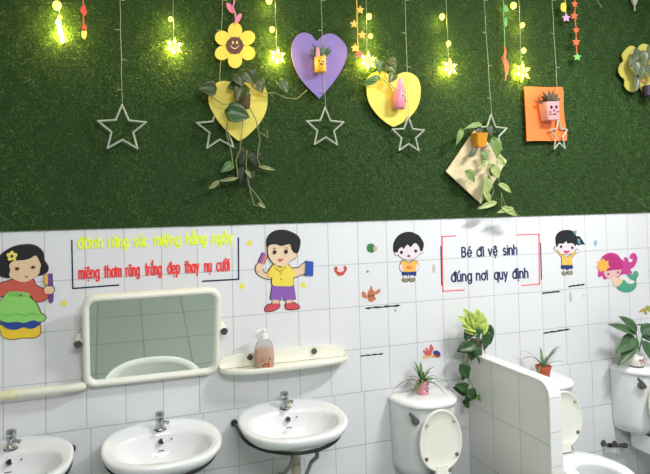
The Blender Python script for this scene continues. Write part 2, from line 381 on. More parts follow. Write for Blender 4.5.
# ------------------------------------------------------------------ shelf
def shelf():
    t = thing('wall_shelf', 'long cream plastic shelf with rounded ends under the boy cutout', 'shelf', (0, 0, 0))
    X0, X1, Z = .830, .830 + .590, .925; cx = (X0 + X1) / 2; hw = (X1 - X0) / 2; n = 40
    def D(ins, z, zs=0):
        pts = []
        for k in range(n + 1):
            a = PI * k / n; c, s_ = math.cos(a), math.sin(a)
            pts.append((cx + (hw - ins) * math.copysign(abs(c) ** .58, c), -.004 - (.118 - ins) * s_ ** .62, z))
        return pts + [(cx - hw + ins, -.003, z), (cx + hw - ins, -.003, z)]
    MB().loft([D(.03, Z - .012), D(.006, Z - .004), D(0, Z + .003), D(0, Z + .014), D(.003, Z + .018), D(.008, Z + .016), D(.012, Z + .006), D(.02, Z + .004)]).build('tray', m_cream, t, auto=60)
    pts = [(cx + (hw - .004) * math.copysign(abs(math.cos(PI * k / n)) ** .8, math.cos(PI * k / n)), Z + .006 + .060 * math.sin(PI * k / n) ** .35) for k in range(n + 1)]
    MB().prism(pts, -.012, -.001).build('back_plate', m_cream, t, auto=40, bevel=.003)
    for px, py in ((250, 357), (314, 351)):
        p = at(px, py, -.014)
        MB().lathe([(.012, 0), (.0135, .003), (.012, .009), (.0001, .012)], p, 18, (0, -1, 0)).build('screw_cap', m_dchr, t)
shelf()
# soap bottle
def soap():
    p = at(264.5, 367, -.070); p.z = .925 + .0055; t = thing('soap_bottle', 'clear pump bottle of orange liquid soap standing on the cream shelf', 'soap bottle', tuple(p))
    def ob(r, z, f=.62, n=28): return [(p.x + r * 1.16 * math.cos(2 * PI * j / n), p.y + r * 1.16 * f * math.sin(2 * PI * j / n), p.z + z * 1.25) for j in range(n)]
    liquid = mat('orange liquid soap', (250, 204, 178), .2, trans=.25, noise=.1, nscale=60)
    glass = mat('clear plastic', (238, 240, 242), .08, trans=.92, ior=1.2)
    MB().loft([ob(.030, .001), ob(.0345, .006), ob(.036, .02), ob(.0365, .05), ob(.034, .070)]).build('liquid', liquid, t)
    MB().loft([ob(.0305, .0), ob(.0355, .005), ob(.0375, .02), ob(.038, .05), ob(.035, .072), ob(.029, .088), ob(.0185, .099, .8), ob(.0125, .103, 1), ob(.0125, .108, 1)], True, True).build('bottle', glass, t)
    MB().lathe([(.0165, .127), (.0165, .145), (.010, .149), (.007, .150), (.007, .158), (.013, .159), (.013, .168), (.0001, .170)], p, 20).build('pump', mat('white plastic', (235, 236, 238), .35), t)
    MB().tube([p + Vector((0, 0, .164)), p + Vector((-.024, -.006, .165)), p + Vector((-.036, -.009, .159))], .004, 8).build('spout', mat('white plastic', (235, 236, 238), .35), t)
    cols = [((235, 150, 100), .026, .05), ((214, 92, 40), .012, .012), ((200, 80, 34), .011, .022), ((150, 60, 40), -.014, .018), ((120, 90, 80), -.004, .024), ((90, 80, 90), .018, .044), ((225, 120, 60), -.018, .042)]
    for c, dx, dz in cols:
        yy = -.62 * math.sqrt(max(0, .0445 ** 2 - dx * dx)) * 1.0
        r = .0062 if c[0] > 190 else .0042
        MB().lathe([(r, 0), (r, .0015), (.0001, .0016)], p + Vector((dx, yy - .0002, dz)), 12, (dx * .6, yy, 0)).build('fruit_print', mat('print %d' % c[0], c, .4), t)
soap()

# ------------------------------------------------------------------ cream pipe
def pipe():
    a = at(-60, 404, -.05); b = at(77, 384.5, -.05); z = b.z - .011
    mb = MB(); pts = [(-1.29, -.05, z), (-.4, -.05, z), (b.x - .01, -.05, z)] + [(b.x - .01 + .035 * math.sin(k), -.05 + .035 * (1 - math.cos(k)), z) for k in (PI / 8, PI / 4, 3 * PI / 8, PI / 2)] + [(b.x + .025, -.0, z)]
    o = mb.tube(pts, .0165, 16).build('water_pipe', mat('cream painted pipe', (226, 226, 210), .35, noise=.05, nscale=8), auto=60)
    tag(o, 'cream water pipe running left from the mirror along the wall', 'pipe')
    q = at(10, 396, -.05)
    s_ = MB(); s_.tube([(q.x - .03, -.05, z), (q.x + .03, -.05, z)], .0169, 16); s_.build('paint_stain', mat('yellowed paint', (222, 221, 178), .5, noise=.1, nscale=60), o)
pipe()

# ------------------------------------------------------------------ toilets
m_lid = mat('cream toilet lid plastic', (233, 235, 222), .25, coat=.3)
def make_toilet(label, X):
    t = thing('toilet', label, 'toilet', (0, 0, 0), 'white toilets with raised cream lids')
    def D(w, d, z, e=2.6, y0=-.004, n=40):
        out = []
        for k in range(n + 1):
            a = PI * k / n; c, s_ = math.cos(a), math.sin(a)
            out.append((w * math.copysign(abs(c) ** (2 / e), c), y0 - d * s_ ** (1.55 / 2), z))
        return out
    MB().loft([D(.118, .140, .368), D(.136, .162, .377), D(.145, .170, .42), D(.150, .180, .56), D(.154, .184, .694)]).build('tank', m_cer, t, auto=60)
    MB().loft([D(.148, .184, .692), D(.157, .196, .694), D(.160, .200, .701), D(.158, .198, .711), D(.142, .182, .7215), D(.11, .14, .725)]).build('tank_lid', m_cer, t, auto=50)
    # flush lever
    lv = MB(); lv.lathe([(.017, -.012), (.017, .004), (.012, .010), (.0001, .012)], (-.104, -.164, .640), 18, (-.25, -1, 0))
    lv.tube([(-.104, -.182, .640), (-.118, -.188, .656), (-.138, -.176, .686)], [.013, .011, .007], 12)
    lv.build('flush_lever', mat('dull grey chrome', (120, 122, 120), .32, metal=.8), t)
    # bowl
    n = 48; T = [2 * PI * j / n for j in range(n)]
    def E(rx, ry, cy_, z, sq=2.0):
        return [(superel(a, rx, ry, sq)[0] * (1 - .10 * (-math.sin(a) if math.sin(a) < 0 else 0) ** 2), cy_ + superel(a, rx, ry, sq)[1], z) for a in T]
    rim = .394; c = -.402
    rings = [E(.095, .15, -.30, 0, 3), E(.09, .145, -.30, .06, 2.6), E(.085, .14, -.29, .16, 2.4), E(.105, .16, -.33, .27), E(.140, .195, -.375, .35), E(.152, .212, c, rim - .03), E(.154, .215, c, rim - .012), E(.150, .210, c, rim - .002), E(.143, .203, c, rim),
             E(.100, .132, c - .034, rim - .002), E(.090, .120, c - .036, rim - .008), E(.087, .116, c - .036, rim - .02), E(.092, .122, c - .036, rim - .045), E(.088, .115, c - .03, rim - .13), E(.060, .075, c + .0, rim - .22)]
    MB().loft(rings).build('bowl', m_cer, t, auto=70)
    MB().loft([E(.062, .078, c + .0, rim - .212), E(.062, .078, c + .0, rim - .211)]).build('water', mat('toilet water', (150, 160, 160), .03, trans=.4), t)
    # shelf between bowl and tank
    bk = MB(); bk.loft([[(x, y, z) for x, y in rrect(-.072, .072, -.26, -.02, .05)] for z in (.28, .33, .362, .372)]); bk.build('deck', m_cer, t, auto=50)
    MB().loft([[(x, y, z) for x, y in rrect(-.07, .07, -.20, -.05, .03)] for z in (.365, .38)]).build('tank_seal', m_black, t)
    # raised lid, leaning back on the tank; local frame u across, w up, v out
    org = Vector((-.006, -.206, .402)); tl = math.radians(-3); wv = Vector((0, math.sin(-tl) * -1, math.cos(tl))); wv = Vector((0, .02, 1)).normalized(); vv = Vector((0, -1, .02)).normalized()
    def L(rx, rz, v, zc=.158, n=40):
        out = []
        for k in range(n):
            a = 2 * PI * k / n; x, z = superel(a, rx, rz, 2.12); x *= 1 - .07 * (z / rz)
            out.append(org + Vector((x, 0, 0)) + wv * (zc + z) + vv * v)
        return out
    MB().loft([L(.100, .128, .004), L(.107, .135, .008), L(.109, .137, .014), L(.107, .135, .019), L(.100, .128, .020), L(.096, .124, .016), L(.06, .08, .0155)]).build('raised_lid', m_lid, t, auto=50)
    hb = MB(); hb.loft([[org + Vector((x, 0, 0)) + wv * z + vv * v for x, v in rrect(-w_, w_, .000, .022, .006)] for w_, z in ((.036, .0), (.030, .025), (.034, .046))])
    hb.build('lid_hinge', m_lid, t)
    for sx in (-1, 1):
        MB().lathe([(.010, 0), (.010, .014), (.006, .018), (.0001, .019)], org + Vector((sx * .045, -.005, -.007)), 14).build('hinge_bolt', m_chr, t)
    for sx, w_ in ((-1, .235), (1, .235), (-1, .085), (1, .085)):
        x = sx * (.070 if w_ > .2 else .078)
        MB().lathe([(.0085, 0), (.0085, .006), (.005, .008), (.0001, .0085)], org + Vector((x, 0, 0)) + wv * w_ + vv * .0155, 12, vv).build('bumper', mat('worn rubber bumper', (178, 172, 150), .6, noise=.3, nscale=200) if w_ > .2 else mat('dark worn bumper', (110, 96, 74), .6), t)
    t.location = (X, -.001, 0); return t
t1 = make_toilet('white toilet left of the low partition, spider plant in pink pot on it', 1.797)
def place_toilet(label, X):
    c = copy_tree(t1); c['label'] = label; c.location = (X, -.001, 0); return c
place_toilet('white toilet right behind the low tiled partition, mostly hidden tank', 2.484)
place_toilet('white toilet at the far right edge with broad leaved plant on tank', 3.140)
# angle valve beside third toilet
def valve():
    p = at(603, 443, -.0); t = thing('wall_valve', 'dull metal water valve on the wall left of the far right toilet', 'valve', tuple(p))
    m = mat('aged nickel', (120, 120, 112), .35, metal=.9, noise=.2, nscale=60)
    b = MB(); b.lathe([(.018, 0), (.016, .006), (.009, .009), (.009, .045), (.0001, .046)], p + Vector((0, -.001, 0)), 16, (0, -1, 0)); b.tube([p + Vector((-.012, -.04, .002)), p + Vector((.10, -.045, -.012))], .010, 12); b.build('valve_body', m, t)
    b = MB(); b.lathe([(.013, 0), (.014, .006), (.010, .016), (.0001, .018)], p + Vector((.035, -.045, .004)), 10, (0, -.3, 1)); b.lathe([(.014, 0), (.014, .02), (.0001, .021)], p + Vector((.095, -.045, -.012)), 10, (1, 0, -.1)); b.build('valve_nut', m, t)
    b = MB(); b.lathe([(.011, 0), (.013, .005), (.013, .012), (.0001, .014)], p + Vector((-.005, -.046, .006)), 12, (0, -1, .2)); b.build('handle', m_black, t)
valve()

# ------------------------------------------------------------------ flat cutouts and stickers
def rgb(*c): return mat('foam %d %d %d' % c, c, .55, noise=.02, nscale=30)
def smoothc(pts, k=5):
    n = len(pts); out = []
    for i in range(n):
        p0, p1, p2, p3 = (Vector(pts[(i + d) % n]).to_2d() for d in (-1, 0, 1, 2))
        for j in range(k):
            t = j / k; out.append(tuple(.5 * ((2 * p1) + (p2 - p0) * t + (2 * p0 - 5 * p1 + 4 * p2 - p3) * t * t + (3 * p1 - 3 * p2 + p3 - p0) * t ** 3)))
    return out
def ell(cx, cy, rx, ry, rot=0, n=20):
    r = math.radians(rot); return [(cx + rx * math.cos(a) * math.cos(r) - ry * math.sin(a) * math.sin(r), cy + rx * math.cos(a) * math.sin(r) + ry * math.sin(a) * math.cos(r)) for a in [2 * PI * k / n for k in range(n)]]
def grow(pts, d):
    n = len(pts); out = []; A = sum(pts[i][0] * pts[(i + 1) % n][1] - pts[(i + 1) % n][0] * pts[i][1] for i in range(n)); sg = 1 if A > 0 else -1
    for i in range(n):
        a = Vector(pts[i - 1]); b = Vector(pts[(i + 1) % n]); t = (b - a)
        if t.length < 1e-6: out.append(pts[i]); continue
        t.normalize(); out.append((pts[i][0] + sg * t.y * d, pts[i][1] - sg * t.x * d))
    return out
def starpts(cx, cy, r, k=5, inner=.45, rot=-90):
    return [(cx + (r if i % 2 == 0 else r * inner) * math.cos(math.radians(rot) + PI * i / k), cy + (r if i % 2 == 0 else r * inner) * math.sin(math.radians(rot) + PI * i / k)) for i in range(2 * k)]
def flat(name, pts, m, parent, layer=1, base=0.0, th=.0014, mb=None):
    """outline read off the photograph, lying on the wall surface at depth base"""
    y1 = base - th * (layer - 1); y0 = base - th * layer
    w = [at(px, py, base) for px, py in pts]
    if mb is None: return MB().prism([(p.x, p.z) for p in w], y0, y1 + .0002).build(name, m, parent, smooth=False)
    mb.prism([(p.x, p.z) for p in w], y0, y1 + .0002)
def cutout(name, label, cat, shapes, outline=None, od=.7, base=0.0, th=.0014, group=None):
    """shapes: (part, colour, outline points, smooth?, layer, outlined?)"""
    first = at(*shapes[0][2][0], base); t = thing(name, label, cat, (first.x, base, first.z), group)
    S2 = [(a, c, smoothc(p) if s_ else p, l, o) for a, c, p, s_, l, o in shapes]
    if outline:
        mb = MB()
        for k, (a, c, p, l, o) in enumerate(S2):
            if o: flat('', grow(p, od), None, None, 1, base + k * .00004, th, mb)
        mb.build('outline', rgb(*outline), t, smooth=False)
    for a, c, p, l, o in S2: flat(a, p, rgb(*c), t, l + 1, base, th)
    return t
SK = (228, 196, 160)
cutout('girl_cutout', 'black haired girl cutout in red top and green apron, left of the slogans', 'wall cutout', [
    ('hair', (26, 28, 34), [(-6, 272), (-5, 262), (0, 256), (6, 251), (15, 246.5), (25, 244.8), (33, 245.2), (39, 248), (43, 253), (44, 260), (45.5, 262.5), (48, 267), (47, 271.5), (43, 273.8), (38, 275), (25, 272), (10, 277), (3, 276.5)], 1, 1, 1),
    ('shoe', (236, 200, 60), [(3, 324), (1, 331), (3, 336), (10, 339), (17, 338.5), (24, 337.3), (34, 337.5), (40, 334), (40, 328), (37, 325)], 1, 1, 1),
    ('skirt', (40, 70, 150), [(2.5, 321), (38, 321), (37, 326.5), (30, 328.5), (24, 327), (15, 329.5), (6, 327.5)], 1, 2, 1),
    ('sweater', (200, 92, 78), [(-8, 290), (0, 283.5), (8, 281), (14, 279.5), (24, 280), (33, 279.5), (36, 285), (43, 288.5), (48, 290), (48.5, 296), (44, 300.5), (39, 301.5), (34, 300), (31, 296), (14, 294), (4, 295.5), (-6, 298)], 1, 2, 1),
    ('apron', (140, 208, 108), [(9, 292), (19, 291.5), (29, 293), (30, 297), (35, 301.5), (39, 308), (41, 313), (45.5, 316), (45, 319.5), (40, 321.5), (33, 320), (25, 322.5), (18, 321.5), (8, 322), (1, 320), (-3, 316), (-1, 305), (3, 298)], 1, 3, 1),
    ('apron_band', (122, 190, 92), [(9.5, 292.3), (19, 292), (29, 293.3), (29.5, 296.5), (19, 295.5), (9, 295.5)], 0, 4, 0),
    ('apron_frill', (122, 190, 92), [(1, 313.3), (8, 314.8), (17, 312.2), (25, 314.6), (33, 312.2), (40.5, 314.3), (40.5, 315.1), (33, 313.2), (25, 315.6), (17, 313.2), (8, 315.8), (1, 314.3)], 0, 4, 0),
    ('apron_button', (40, 90, 40), ell(21, 295, 1.2, .8), 0, 5, 0),
    ('face', SK, [(9.7, 265), (13, 261.3), (18, 260.3), (24, 260), (30, 258.5), (36, 255.5), (39, 260), (41, 264.5), (40.3, 269), (39, 274), (33, 278.5), (25, 281.8), (16, 280), (9.7, 275.5), (10.6, 270)], 1, 3, 0),
    ('eye', (120, 95, 70), ell(17.6, 268.5, 2.3, 1.7), 0, 4, 0), ('eye', (120, 95, 70), ell(33.5, 267, 2.3, 1.5), 0, 4, 0),
    ('pupil', (60, 45, 40), ell(17.6, 268.5, 1.0, 1.0), 0, 5, 0), ('pupil', (60, 45, 40), ell(33.5, 267, 1.0, 1.0), 0, 5, 0),
    ('mouth', (180, 70, 70), [(25, 275.3), (27, 276.2), (29, 275.3), (27.5, 277.4), (26.5, 277.4)], 0, 4, 0),
    ('toothbrush_handle', (106, 70, 150), [(48, 274.3), (51.8, 273.5), (52.3, 283), (53, 292), (52.6, 301), (51, 303), (49.2, 301), (49.5, 285), (48.2, 284)], 0, 2, 1),
    ('bristles', (226, 176, 84), [(44.2, 275), (48.1, 274.4), (48.3, 284), (44.6, 284.2)], 0, 3, 1),
    ('hand', SK, [(44.5, 289), (46.5, 286.5), (50, 286), (53.5, 287), (54.3, 290), (52.5, 293), (48, 293.6), (45, 292.5)], 1, 4, 1),
    *[('flower_petal', (238, 226, 100), ell(12.4 + 3.5 * math.cos(2 * PI * i / 5 - PI / 2), 255.9 + 3.2 * math.sin(2 * PI * i / 5 - PI / 2), 2.1, 2.0), 0, 4, 0) for i in range(5)],
    ('flower_center', (84, 66, 110), ell(12.5, 256, 1.6, 1.5), 0, 5, 0)], (96, 50, 60), .8, th=.0022)
cutout('boy_cutout', 'black haired boy cutout in yellow shirt holding a toothbrush and blue cup, above the shelf', 'wall cutout', [
    ('leg', SK, [(272, 297), (279, 297), (279, 305), (272.5, 305)], 0, 1, 1), ('leg', SK, [(286, 297), (292.3, 297), (292, 304), (286.3, 304)], 0, 1, 1),
    ('arm', SK, [(270, 270), (266, 273.5), (263, 271), (261.5, 266), (258.5, 263.5), (255.5, 267), (256, 272), (260, 276), (267, 278.7), (271.5, 278)], 1, 1, 1),
    ('arm', SK, [(292, 269), (298, 268), (302, 264.5), (305.5, 263.5), (306.5, 272), (300, 275), (293, 277.5)], 1, 1, 1),
    ('shoe', (204, 78, 88), [(265, 309), (266.5, 306), (271, 304), (278, 303.3), (279.3, 307), (273, 310.5), (266, 311)], 1, 2, 1),
    ('shoe', (204, 78, 88), [(285.5, 304), (292, 302.5), (297, 304.5), (299.3, 307), (297, 308.7), (287, 309)], 1, 2, 1),
    ('shorts', (138, 92, 178), [(272.3, 284), (293.3, 284.5), (295.3, 299), (283.5, 300), (282.3, 295), (280.8, 300), (270, 299)], 0, 2, 1),
    ('shirt', (238, 214, 84), [(274, 264.5), (280, 267.5), (286.5, 264), (291, 268), (294.5, 275), (292.7, 277), (292.4, 285.3), (282, 286), (272.3, 284.8), (271.8, 277), (268.3, 277), (268.5, 271)], 1, 3, 1),
    ('collar', (206, 180, 60), [(274.5, 266), (280, 270), (285.5, 265.5), (285.2, 268), (280.2, 272.3), (274.5, 268.5)], 0, 4, 0),
    ('button', (120, 100, 40), ell(280.5, 273.5, .6, .6), 0, 4, 0), ('button', (120, 100, 40), ell(280.7, 279, .6, .6), 0, 4, 0),
    ('face', (232, 204, 172), [(268.3, 246), (274, 243), (289, 243), (291.5, 250), (296, 253.5), (295, 258), (290.5, 260), (285.5, 265), (280, 266.3), (273, 263), (268.7, 257), (267.5, 251)], 1, 4, 1),
    ('hair', (28, 30, 34), [(267.3, 247), (267, 240), (270, 234.5), (276, 231), (284, 230.5), (291, 232.5), (297, 236), (299.7, 241), (299, 247), (297, 252.5), (293.5, 252.5), (291, 249), (289, 244), (281, 245.8), (275, 244), (269, 245)], 1, 5, 1),
    ('eye', (92, 64, 46), ell(274, 252, 1.9, 2.1), 0, 6, 0), ('eye', (92, 64, 46), ell(285.4, 251.5, 1.9, 2.1), 0, 6, 0),
    ('pupil', (24, 20, 20), ell(274, 252, 1.1, 1.2), 0, 7, 0), ('pupil', (24, 20, 20), ell(285.4, 251.5, 1.1, 1.2), 0, 7, 0),
    ('eyebrow', (60, 50, 45), [(271.5, 248.6), (274, 247.6), (276.3, 248.4), (274, 248.3)], 0, 6, 0), ('eyebrow', (60, 50, 45), [(283.3, 248), (285.6, 247.2), (288, 248.2), (285.6, 247.9)], 0, 6, 0),
    ('mouth', (206, 80, 76), [(277.5, 258.5), (280, 259), (282.6, 258.2), (281.5, 260.7), (279, 260.8)], 1, 6, 0),
    ('toothbrush_head', (138, 92, 170), [(262.3, 252.5), (265, 253.5), (261, 264), (258, 262.5)], 0, 2, 1),
    ('bristles', (220, 128, 104), [(264.8, 253.4), (267, 256), (263.5, 264), (261, 263.8)], 0, 2, 1),
    ('fist', SK, [(256, 266), (258.5, 263), (262, 264.5), (263, 268), (260, 271), (256.5, 270.5)], 1, 3, 0),
    ('cup', (48, 84, 170), [(305.3, 261), (312.7, 262), (312.3, 275.7), (304.3, 275)], 0, 3, 1)], (34, 34, 44), .8, th=.0018)
PALE = (226, 214, 222)
cutout('boy_sticker', 'small sticker of a boy in an orange shirt and blue shorts with big head', 'wall sticker', [
    ('leg', PALE, [(403.5, 273), (407.3, 273), (407.3, 279), (403.5, 279)], 0, 1, 1), ('leg', PALE, [(410, 273), (413.8, 273), (413.5, 279), (410, 279)], 0, 1, 1),
    ('shoe', (140, 136, 104), ell(405, 280, 3, 1.9), 0, 2, 1), ('shoe', (140, 136, 104), ell(411.8, 279.7, 3, 1.9), 0, 2, 1),
    ('shorts', (42, 60, 118), [(401.7, 270), (416.3, 270), (415.8, 275.3), (409.5, 275.3), (408.6, 274), (407.6, 275.6), (402, 275)], 0, 3, 1),
    ('shirt', (232, 180, 88), [(401, 262), (404, 260.5), (408.5, 263), (413, 260.5), (416.5, 261.5), (418.5, 266), (416.5, 271), (402, 271.5), (400, 267)], 1, 4, 1),
    ('shirt_print', (226, 128, 70), ell(408.5, 267.5, 3, 1.8), 0, 5, 0), ('arm', PALE, [(400.3, 264), (402, 265), (402, 269.5), (403.5, 271), (401, 271), (399.5, 268)], 1, 5, 0), ('arm', PALE, [(417.5, 264), (416, 265), (415.5, 269), (414, 270.6), (417, 271), (418.6, 267.5)], 1, 5, 0),
    ('ear', PALE, ell(396.6, 253, 2, 2.6), 0, 3, 1), ('ear', PALE, ell(420.5, 251.2, 2, 2.6), 0, 3, 1),
    ('face', PALE, ell(408.5, 250.5, 11.5, 9.3, -4), 0, 5, 1),
    ('hair', (30, 32, 36), [(393.5, 250.5), (394, 243), (398, 236.5), (404, 233), (411, 232.5), (416, 234.5), (419, 236.3), (421.5, 240), (423.3, 244), (422, 250), (420, 251), (418.5, 246.5), (414.5, 243), (410, 247), (407, 244.5), (403, 249), (401.5, 247), (398.5, 249), (397, 252), (395, 252)], 1, 6, 1),
    ('eye', (30, 28, 34), ell(401, 252.3, 1.4, 1.7), 0, 6, 0), ('eye', (30, 28, 34), ell(415.3, 251, 1.4, 1.7), 0, 6, 0),
    ('mouth', (150, 72, 62), ell(408.3, 256, 1.4, 1.5), 0, 6, 0)], (36, 38, 50), .55, th=.0007)
cutout('girl_sticker', 'small sticker of a cheering girl with raised arms, yellow shirt and blue skirt', 'wall sticker', [
    ('leg', PALE, [(563.5, 267), (566, 267), (566, 273), (563.5, 273)], 0, 1, 1), ('leg', PALE, [(568.3, 267), (571, 267), (570.5, 273), (568.3, 273)], 0, 1, 1),
    ('shoe', (150, 146, 120), ell(564.3, 273.3, 2.5, 1.8), 0, 2, 1), ('shoe', (150, 146, 120), ell(569.8, 272.8, 2.5, 1.8), 0, 2, 1),
    ('skirt', (44, 58, 112), [(561.3, 264), (572, 264), (572.8, 268), (567, 269.5), (561, 268.4)], 0, 3, 1),
    ('sleeve', (224, 184, 84), [(556.5, 250.5), (559, 249.5), (563, 255), (562, 258.5)], 0, 2, 1), ('sleeve', (224, 184, 84), [(576.5, 252), (574.5, 250), (570, 255.5), (571, 258.5)], 0, 2, 1),
    ('shirt', (230, 190, 88), [(562, 255.5), (565.5, 257.5), (570.3, 255.5), (571.5, 261), (572, 265), (561.3, 265), (561.5, 260)], 0, 4, 1),
    ('hand', PALE, ell(555.6, 248.7, 1.7, 1.9), 0, 3, 1), ('hand', PALE, ell(577, 251.2, 1.7, 1.8), 0, 3, 1),
    ('face', PALE, ell(565.7, 247.8, 9.2, 6.8, 3), 0, 5, 1),
    ('ponytail', (32, 34, 38), [(574, 236), (579.5, 236.8), (584.5, 244.3), (580.5, 244), (578, 245), (575, 242)], 0, 5, 1),
    ('hair', (32, 34, 38), [(556, 243.5), (556, 237), (559, 232.5), (564, 230.5), (571, 231), (575.5, 235.5), (576, 240), (575, 246), (573, 244), (570.5, 243), (567, 243.5), (565.5, 241), (563, 243.5), (558.5, 243.6), (557, 246)], 1, 6, 1),
    ('bow', (100, 150, 170), [(572, 231), (576, 230.5), (575.5, 234.5), (573.5, 234)], 0, 7, 0), ('bow', (100, 150, 170), [(576.5, 239), (579, 238.5), (580, 243.5), (577.5, 244)], 0, 7, 0),
    ('eye', (34, 30, 36), ell(560.5, 246.7, 1.2, 1.5), 0, 6, 0), ('eye', (34, 30, 36), ell(571.7, 247.7, 1.2, 1.5), 0, 6, 0),
    ('mouth', (196, 60, 84), [(563, 250.4), (566, 250.8), (568.8, 250.6), (567.5, 253), (564.5, 253.2)], 1, 6, 0)], (36, 38, 50), .5, th=.0007)
cutout('mermaid_sticker', 'sticker of a pink haired mermaid with a green tail near the right edge', 'wall sticker', [
    ('hair', (196, 66, 140), [(598, 272.5), (598.5, 277), (602, 276), (604, 279.5), (608, 278), (612, 277.5), (617, 278.5), (620, 275.5), (624.5, 274), (629, 275.5), (632, 272.5), (630, 269.5), (634, 266.5), (636.7, 261), (636.8, 256.5), (634.3, 253.2), (630.5, 254.5), (630, 258.5), (632.5, 258.8), (632, 261.7), (628.5, 262), (627, 257.8), (623.5, 258), (625, 261), (621.5, 259.5), (617, 254.5), (610, 252.8), (603.5, 255.5), (600.5, 260)], 1, 1, 1),
    ('fringe', (182, 52, 120), [(601, 262), (605, 256), (611, 254.5), (617, 257), (621, 262.5), (622, 268.5), (613, 270), (604, 270.5)], 1, 4, 0),
    ('face', (226, 186, 180), [(604, 270), (613, 269), (620.5, 267.5), (619.5, 274), (615, 277.5), (609, 278.5), (604.5, 275.5)], 1, 3, 0),
    ('eye', (150, 70, 100), ell(608, 274, 1.2, 1.1), 0, 4, 0), ('eye', (150, 70, 100), ell(617.5, 272.3, 1.2, 1.1), 0, 4, 0),
    ('body', (230, 200, 170), [(612, 278.5), (618, 277.5), (622, 280), (619.5, 285), (614.5, 286.5), (612.5, 283)], 1, 4, 0),
    ('fish_tail', (80, 160, 130), [(616.5, 287), (620, 281.5), (624, 280), (628, 283.5), (633, 283.5), (634.5, 281), (631, 279.3), (627.3, 276), (628, 273.5), (632, 274.8), (634, 271.5), (637.3, 271.5), (638.2, 275), (636, 280), (636.2, 286), (632, 291), (625, 292.3), (619.5, 290.5)], 1, 2, 1),
    ('star_crown', (236, 176, 80), starpts(602.5, 265.5, 7, 7, .75), 1, 5, 0)], (214, 170, 196), .35, th=.0007)
cutout('crab_sticker', 'small red smiling crab sticker right of the boy cutout', 'wall sticker', [
    ('claw', (190, 84, 70), [(334.3, 267.5), (336.5, 266.5), (337.5, 268.5), (336.8, 271), (338, 273), (335.8, 273), (334, 270)], 1, 1, 0),
    ('claw', (190, 84, 70), [(346.3, 266.7), (344, 265.8), (343.3, 268), (344, 270.3), (342.5, 272.5), (345, 272.5), (346.7, 269.5)], 1, 1, 0),
    ('shell', (196, 82, 66), [(336, 272), (339, 271), (342.5, 271), (344.8, 271.5), (343.5, 274.7), (339.5, 275.8), (336.8, 274.5)], 1, 2, 0),
    ('face', (226, 206, 200), ell(340, 270.3, 2.8, 1.9), 0, 3, 0)], None, th=.0006)
cutout('turtle_sticker', 'small round green sticker with pale pink edge above the crab stickers', 'wall sticker', [
    ('shell', (60, 120, 66), [(366.7, 248), (367.5, 245), (370, 243.6), (373, 244), (374.8, 246.5), (375, 250), (373, 252.6), (370, 252.5), (367.5, 251)], 1, 1, 0),
    ('head', (200, 168, 150), ell(375, 248.5, 2, 2.6), 0, 2, 0)], None, th=.0006)
cutout('lobster_sticker', 'brown crab sticker with two big claws above the upper dark strip', 'wall sticker', [
    ('body', (190, 118, 82), [(367.5, 296), (367.7, 292), (370, 288.5), (370.7, 286), (372, 286.3), (372.3, 289), (374.5, 292), (374.7, 297), (373.5, 301), (370, 301.7), (368, 300)], 1, 1, 0),
    ('claw', (196, 124, 86), [(361.8, 294), (362, 291.8), (364, 291.6), (366, 294), (367.5, 298), (365, 298), (362.3, 297)], 1, 2, 0),
    ('claw', (196, 124, 86), [(374, 293), (377, 290), (379.8, 289), (380, 291.7), (378, 293.7), (375, 294.5)], 1, 2, 0),
    ('eye', (70, 44, 40), ell(369.3, 296, .8, 1), 0, 3, 0), ('eye', (70, 44, 40), ell(372.5, 295.6, .8, 1), 0, 3, 0),
    ('leg', (150, 88, 66), [(373.8, 298.5), (376, 297.6), (376, 299), (374, 300)], 0, 1, 0)], None, th=.0006)
cutout('coral_sticker', 'small sticker of pink coral and a blue shell above the spider plant', 'wall sticker', [
    ('sand', (222, 186, 130), [(421.8, 357.5), (424, 355.3), (430, 355), (435, 354.5), (440, 355.5), (439, 357.3), (430, 357.6), (425, 359)], 1, 1, 0),
    ('coral', (206, 96, 100), [(426, 355.5), (423, 351), (424, 349.8), (426, 351.5), (425.6, 347.8), (427.3, 348), (428, 351), (429, 349), (429.8, 345.5), (431, 343.8), (432, 346), (433.3, 347), (433, 350), (431.7, 352), (431, 355)], 1, 2, 0),
    ('blue_shell', (54, 60, 132), [(432.8, 352.5), (434.5, 350.5), (437.5, 350.7), (440, 353), (440, 355.5), (436.5, 355.5)], 1, 3, 0),
    ('red_stripe', (190, 70, 60), [(432.8, 353), (436, 354.8), (440, 356), (438, 357.5), (434, 356)], 0, 4, 0)], None, th=.0006)
cutout('seahorse_sticker', 'small yellow green sea creature sticker at the right edge above the leafy plant', 'wall sticker', [
    ('body', (150, 170, 80), [(645, 308), (646.5, 306), (649.5, 306), (651.5, 308.5), (650, 311.5), (647, 311)], 1, 1, 0),
    ('flipper', (196, 150, 70), [(646, 308.5), (642.5, 308.7), (639.3, 311), (639, 312.7), (642, 311.5), (645.5, 311.3)], 1, 2, 0),
    ('flipper', (140, 150, 60), [(645.5, 311), (647, 313.7), (645, 314.5), (644, 312)], 1, 2, 0)], None, th=.0006)
def single(name, label, cat, color, pts, sm=1, th=.0009, group=None):
    o = flat(name, smoothc(pts) if sm else pts, rgb(*color), None, 1, 0, th); return tag(o, label, cat, group)
for px, py, r, lb in ((64, 303.5, 4, 'small yellow star sticker beside the toothbrush of the apron girl'), (249.5, 243, 3.6, 'small yellow star sticker left of the boy cutout, topmost of three'),
                      (241.5, 286, 3.6, 'small yellow star sticker by the mirror corner below the boy cutout hand'), (303.2, 285.5, 3.6, 'small yellow star sticker right of the boy cutout shorts')):
    single('star_sticker', lb, 'wall sticker', (232, 222, 70), starpts(px, py, r, 5, .6, -80), 1, group='yellow star stickers')
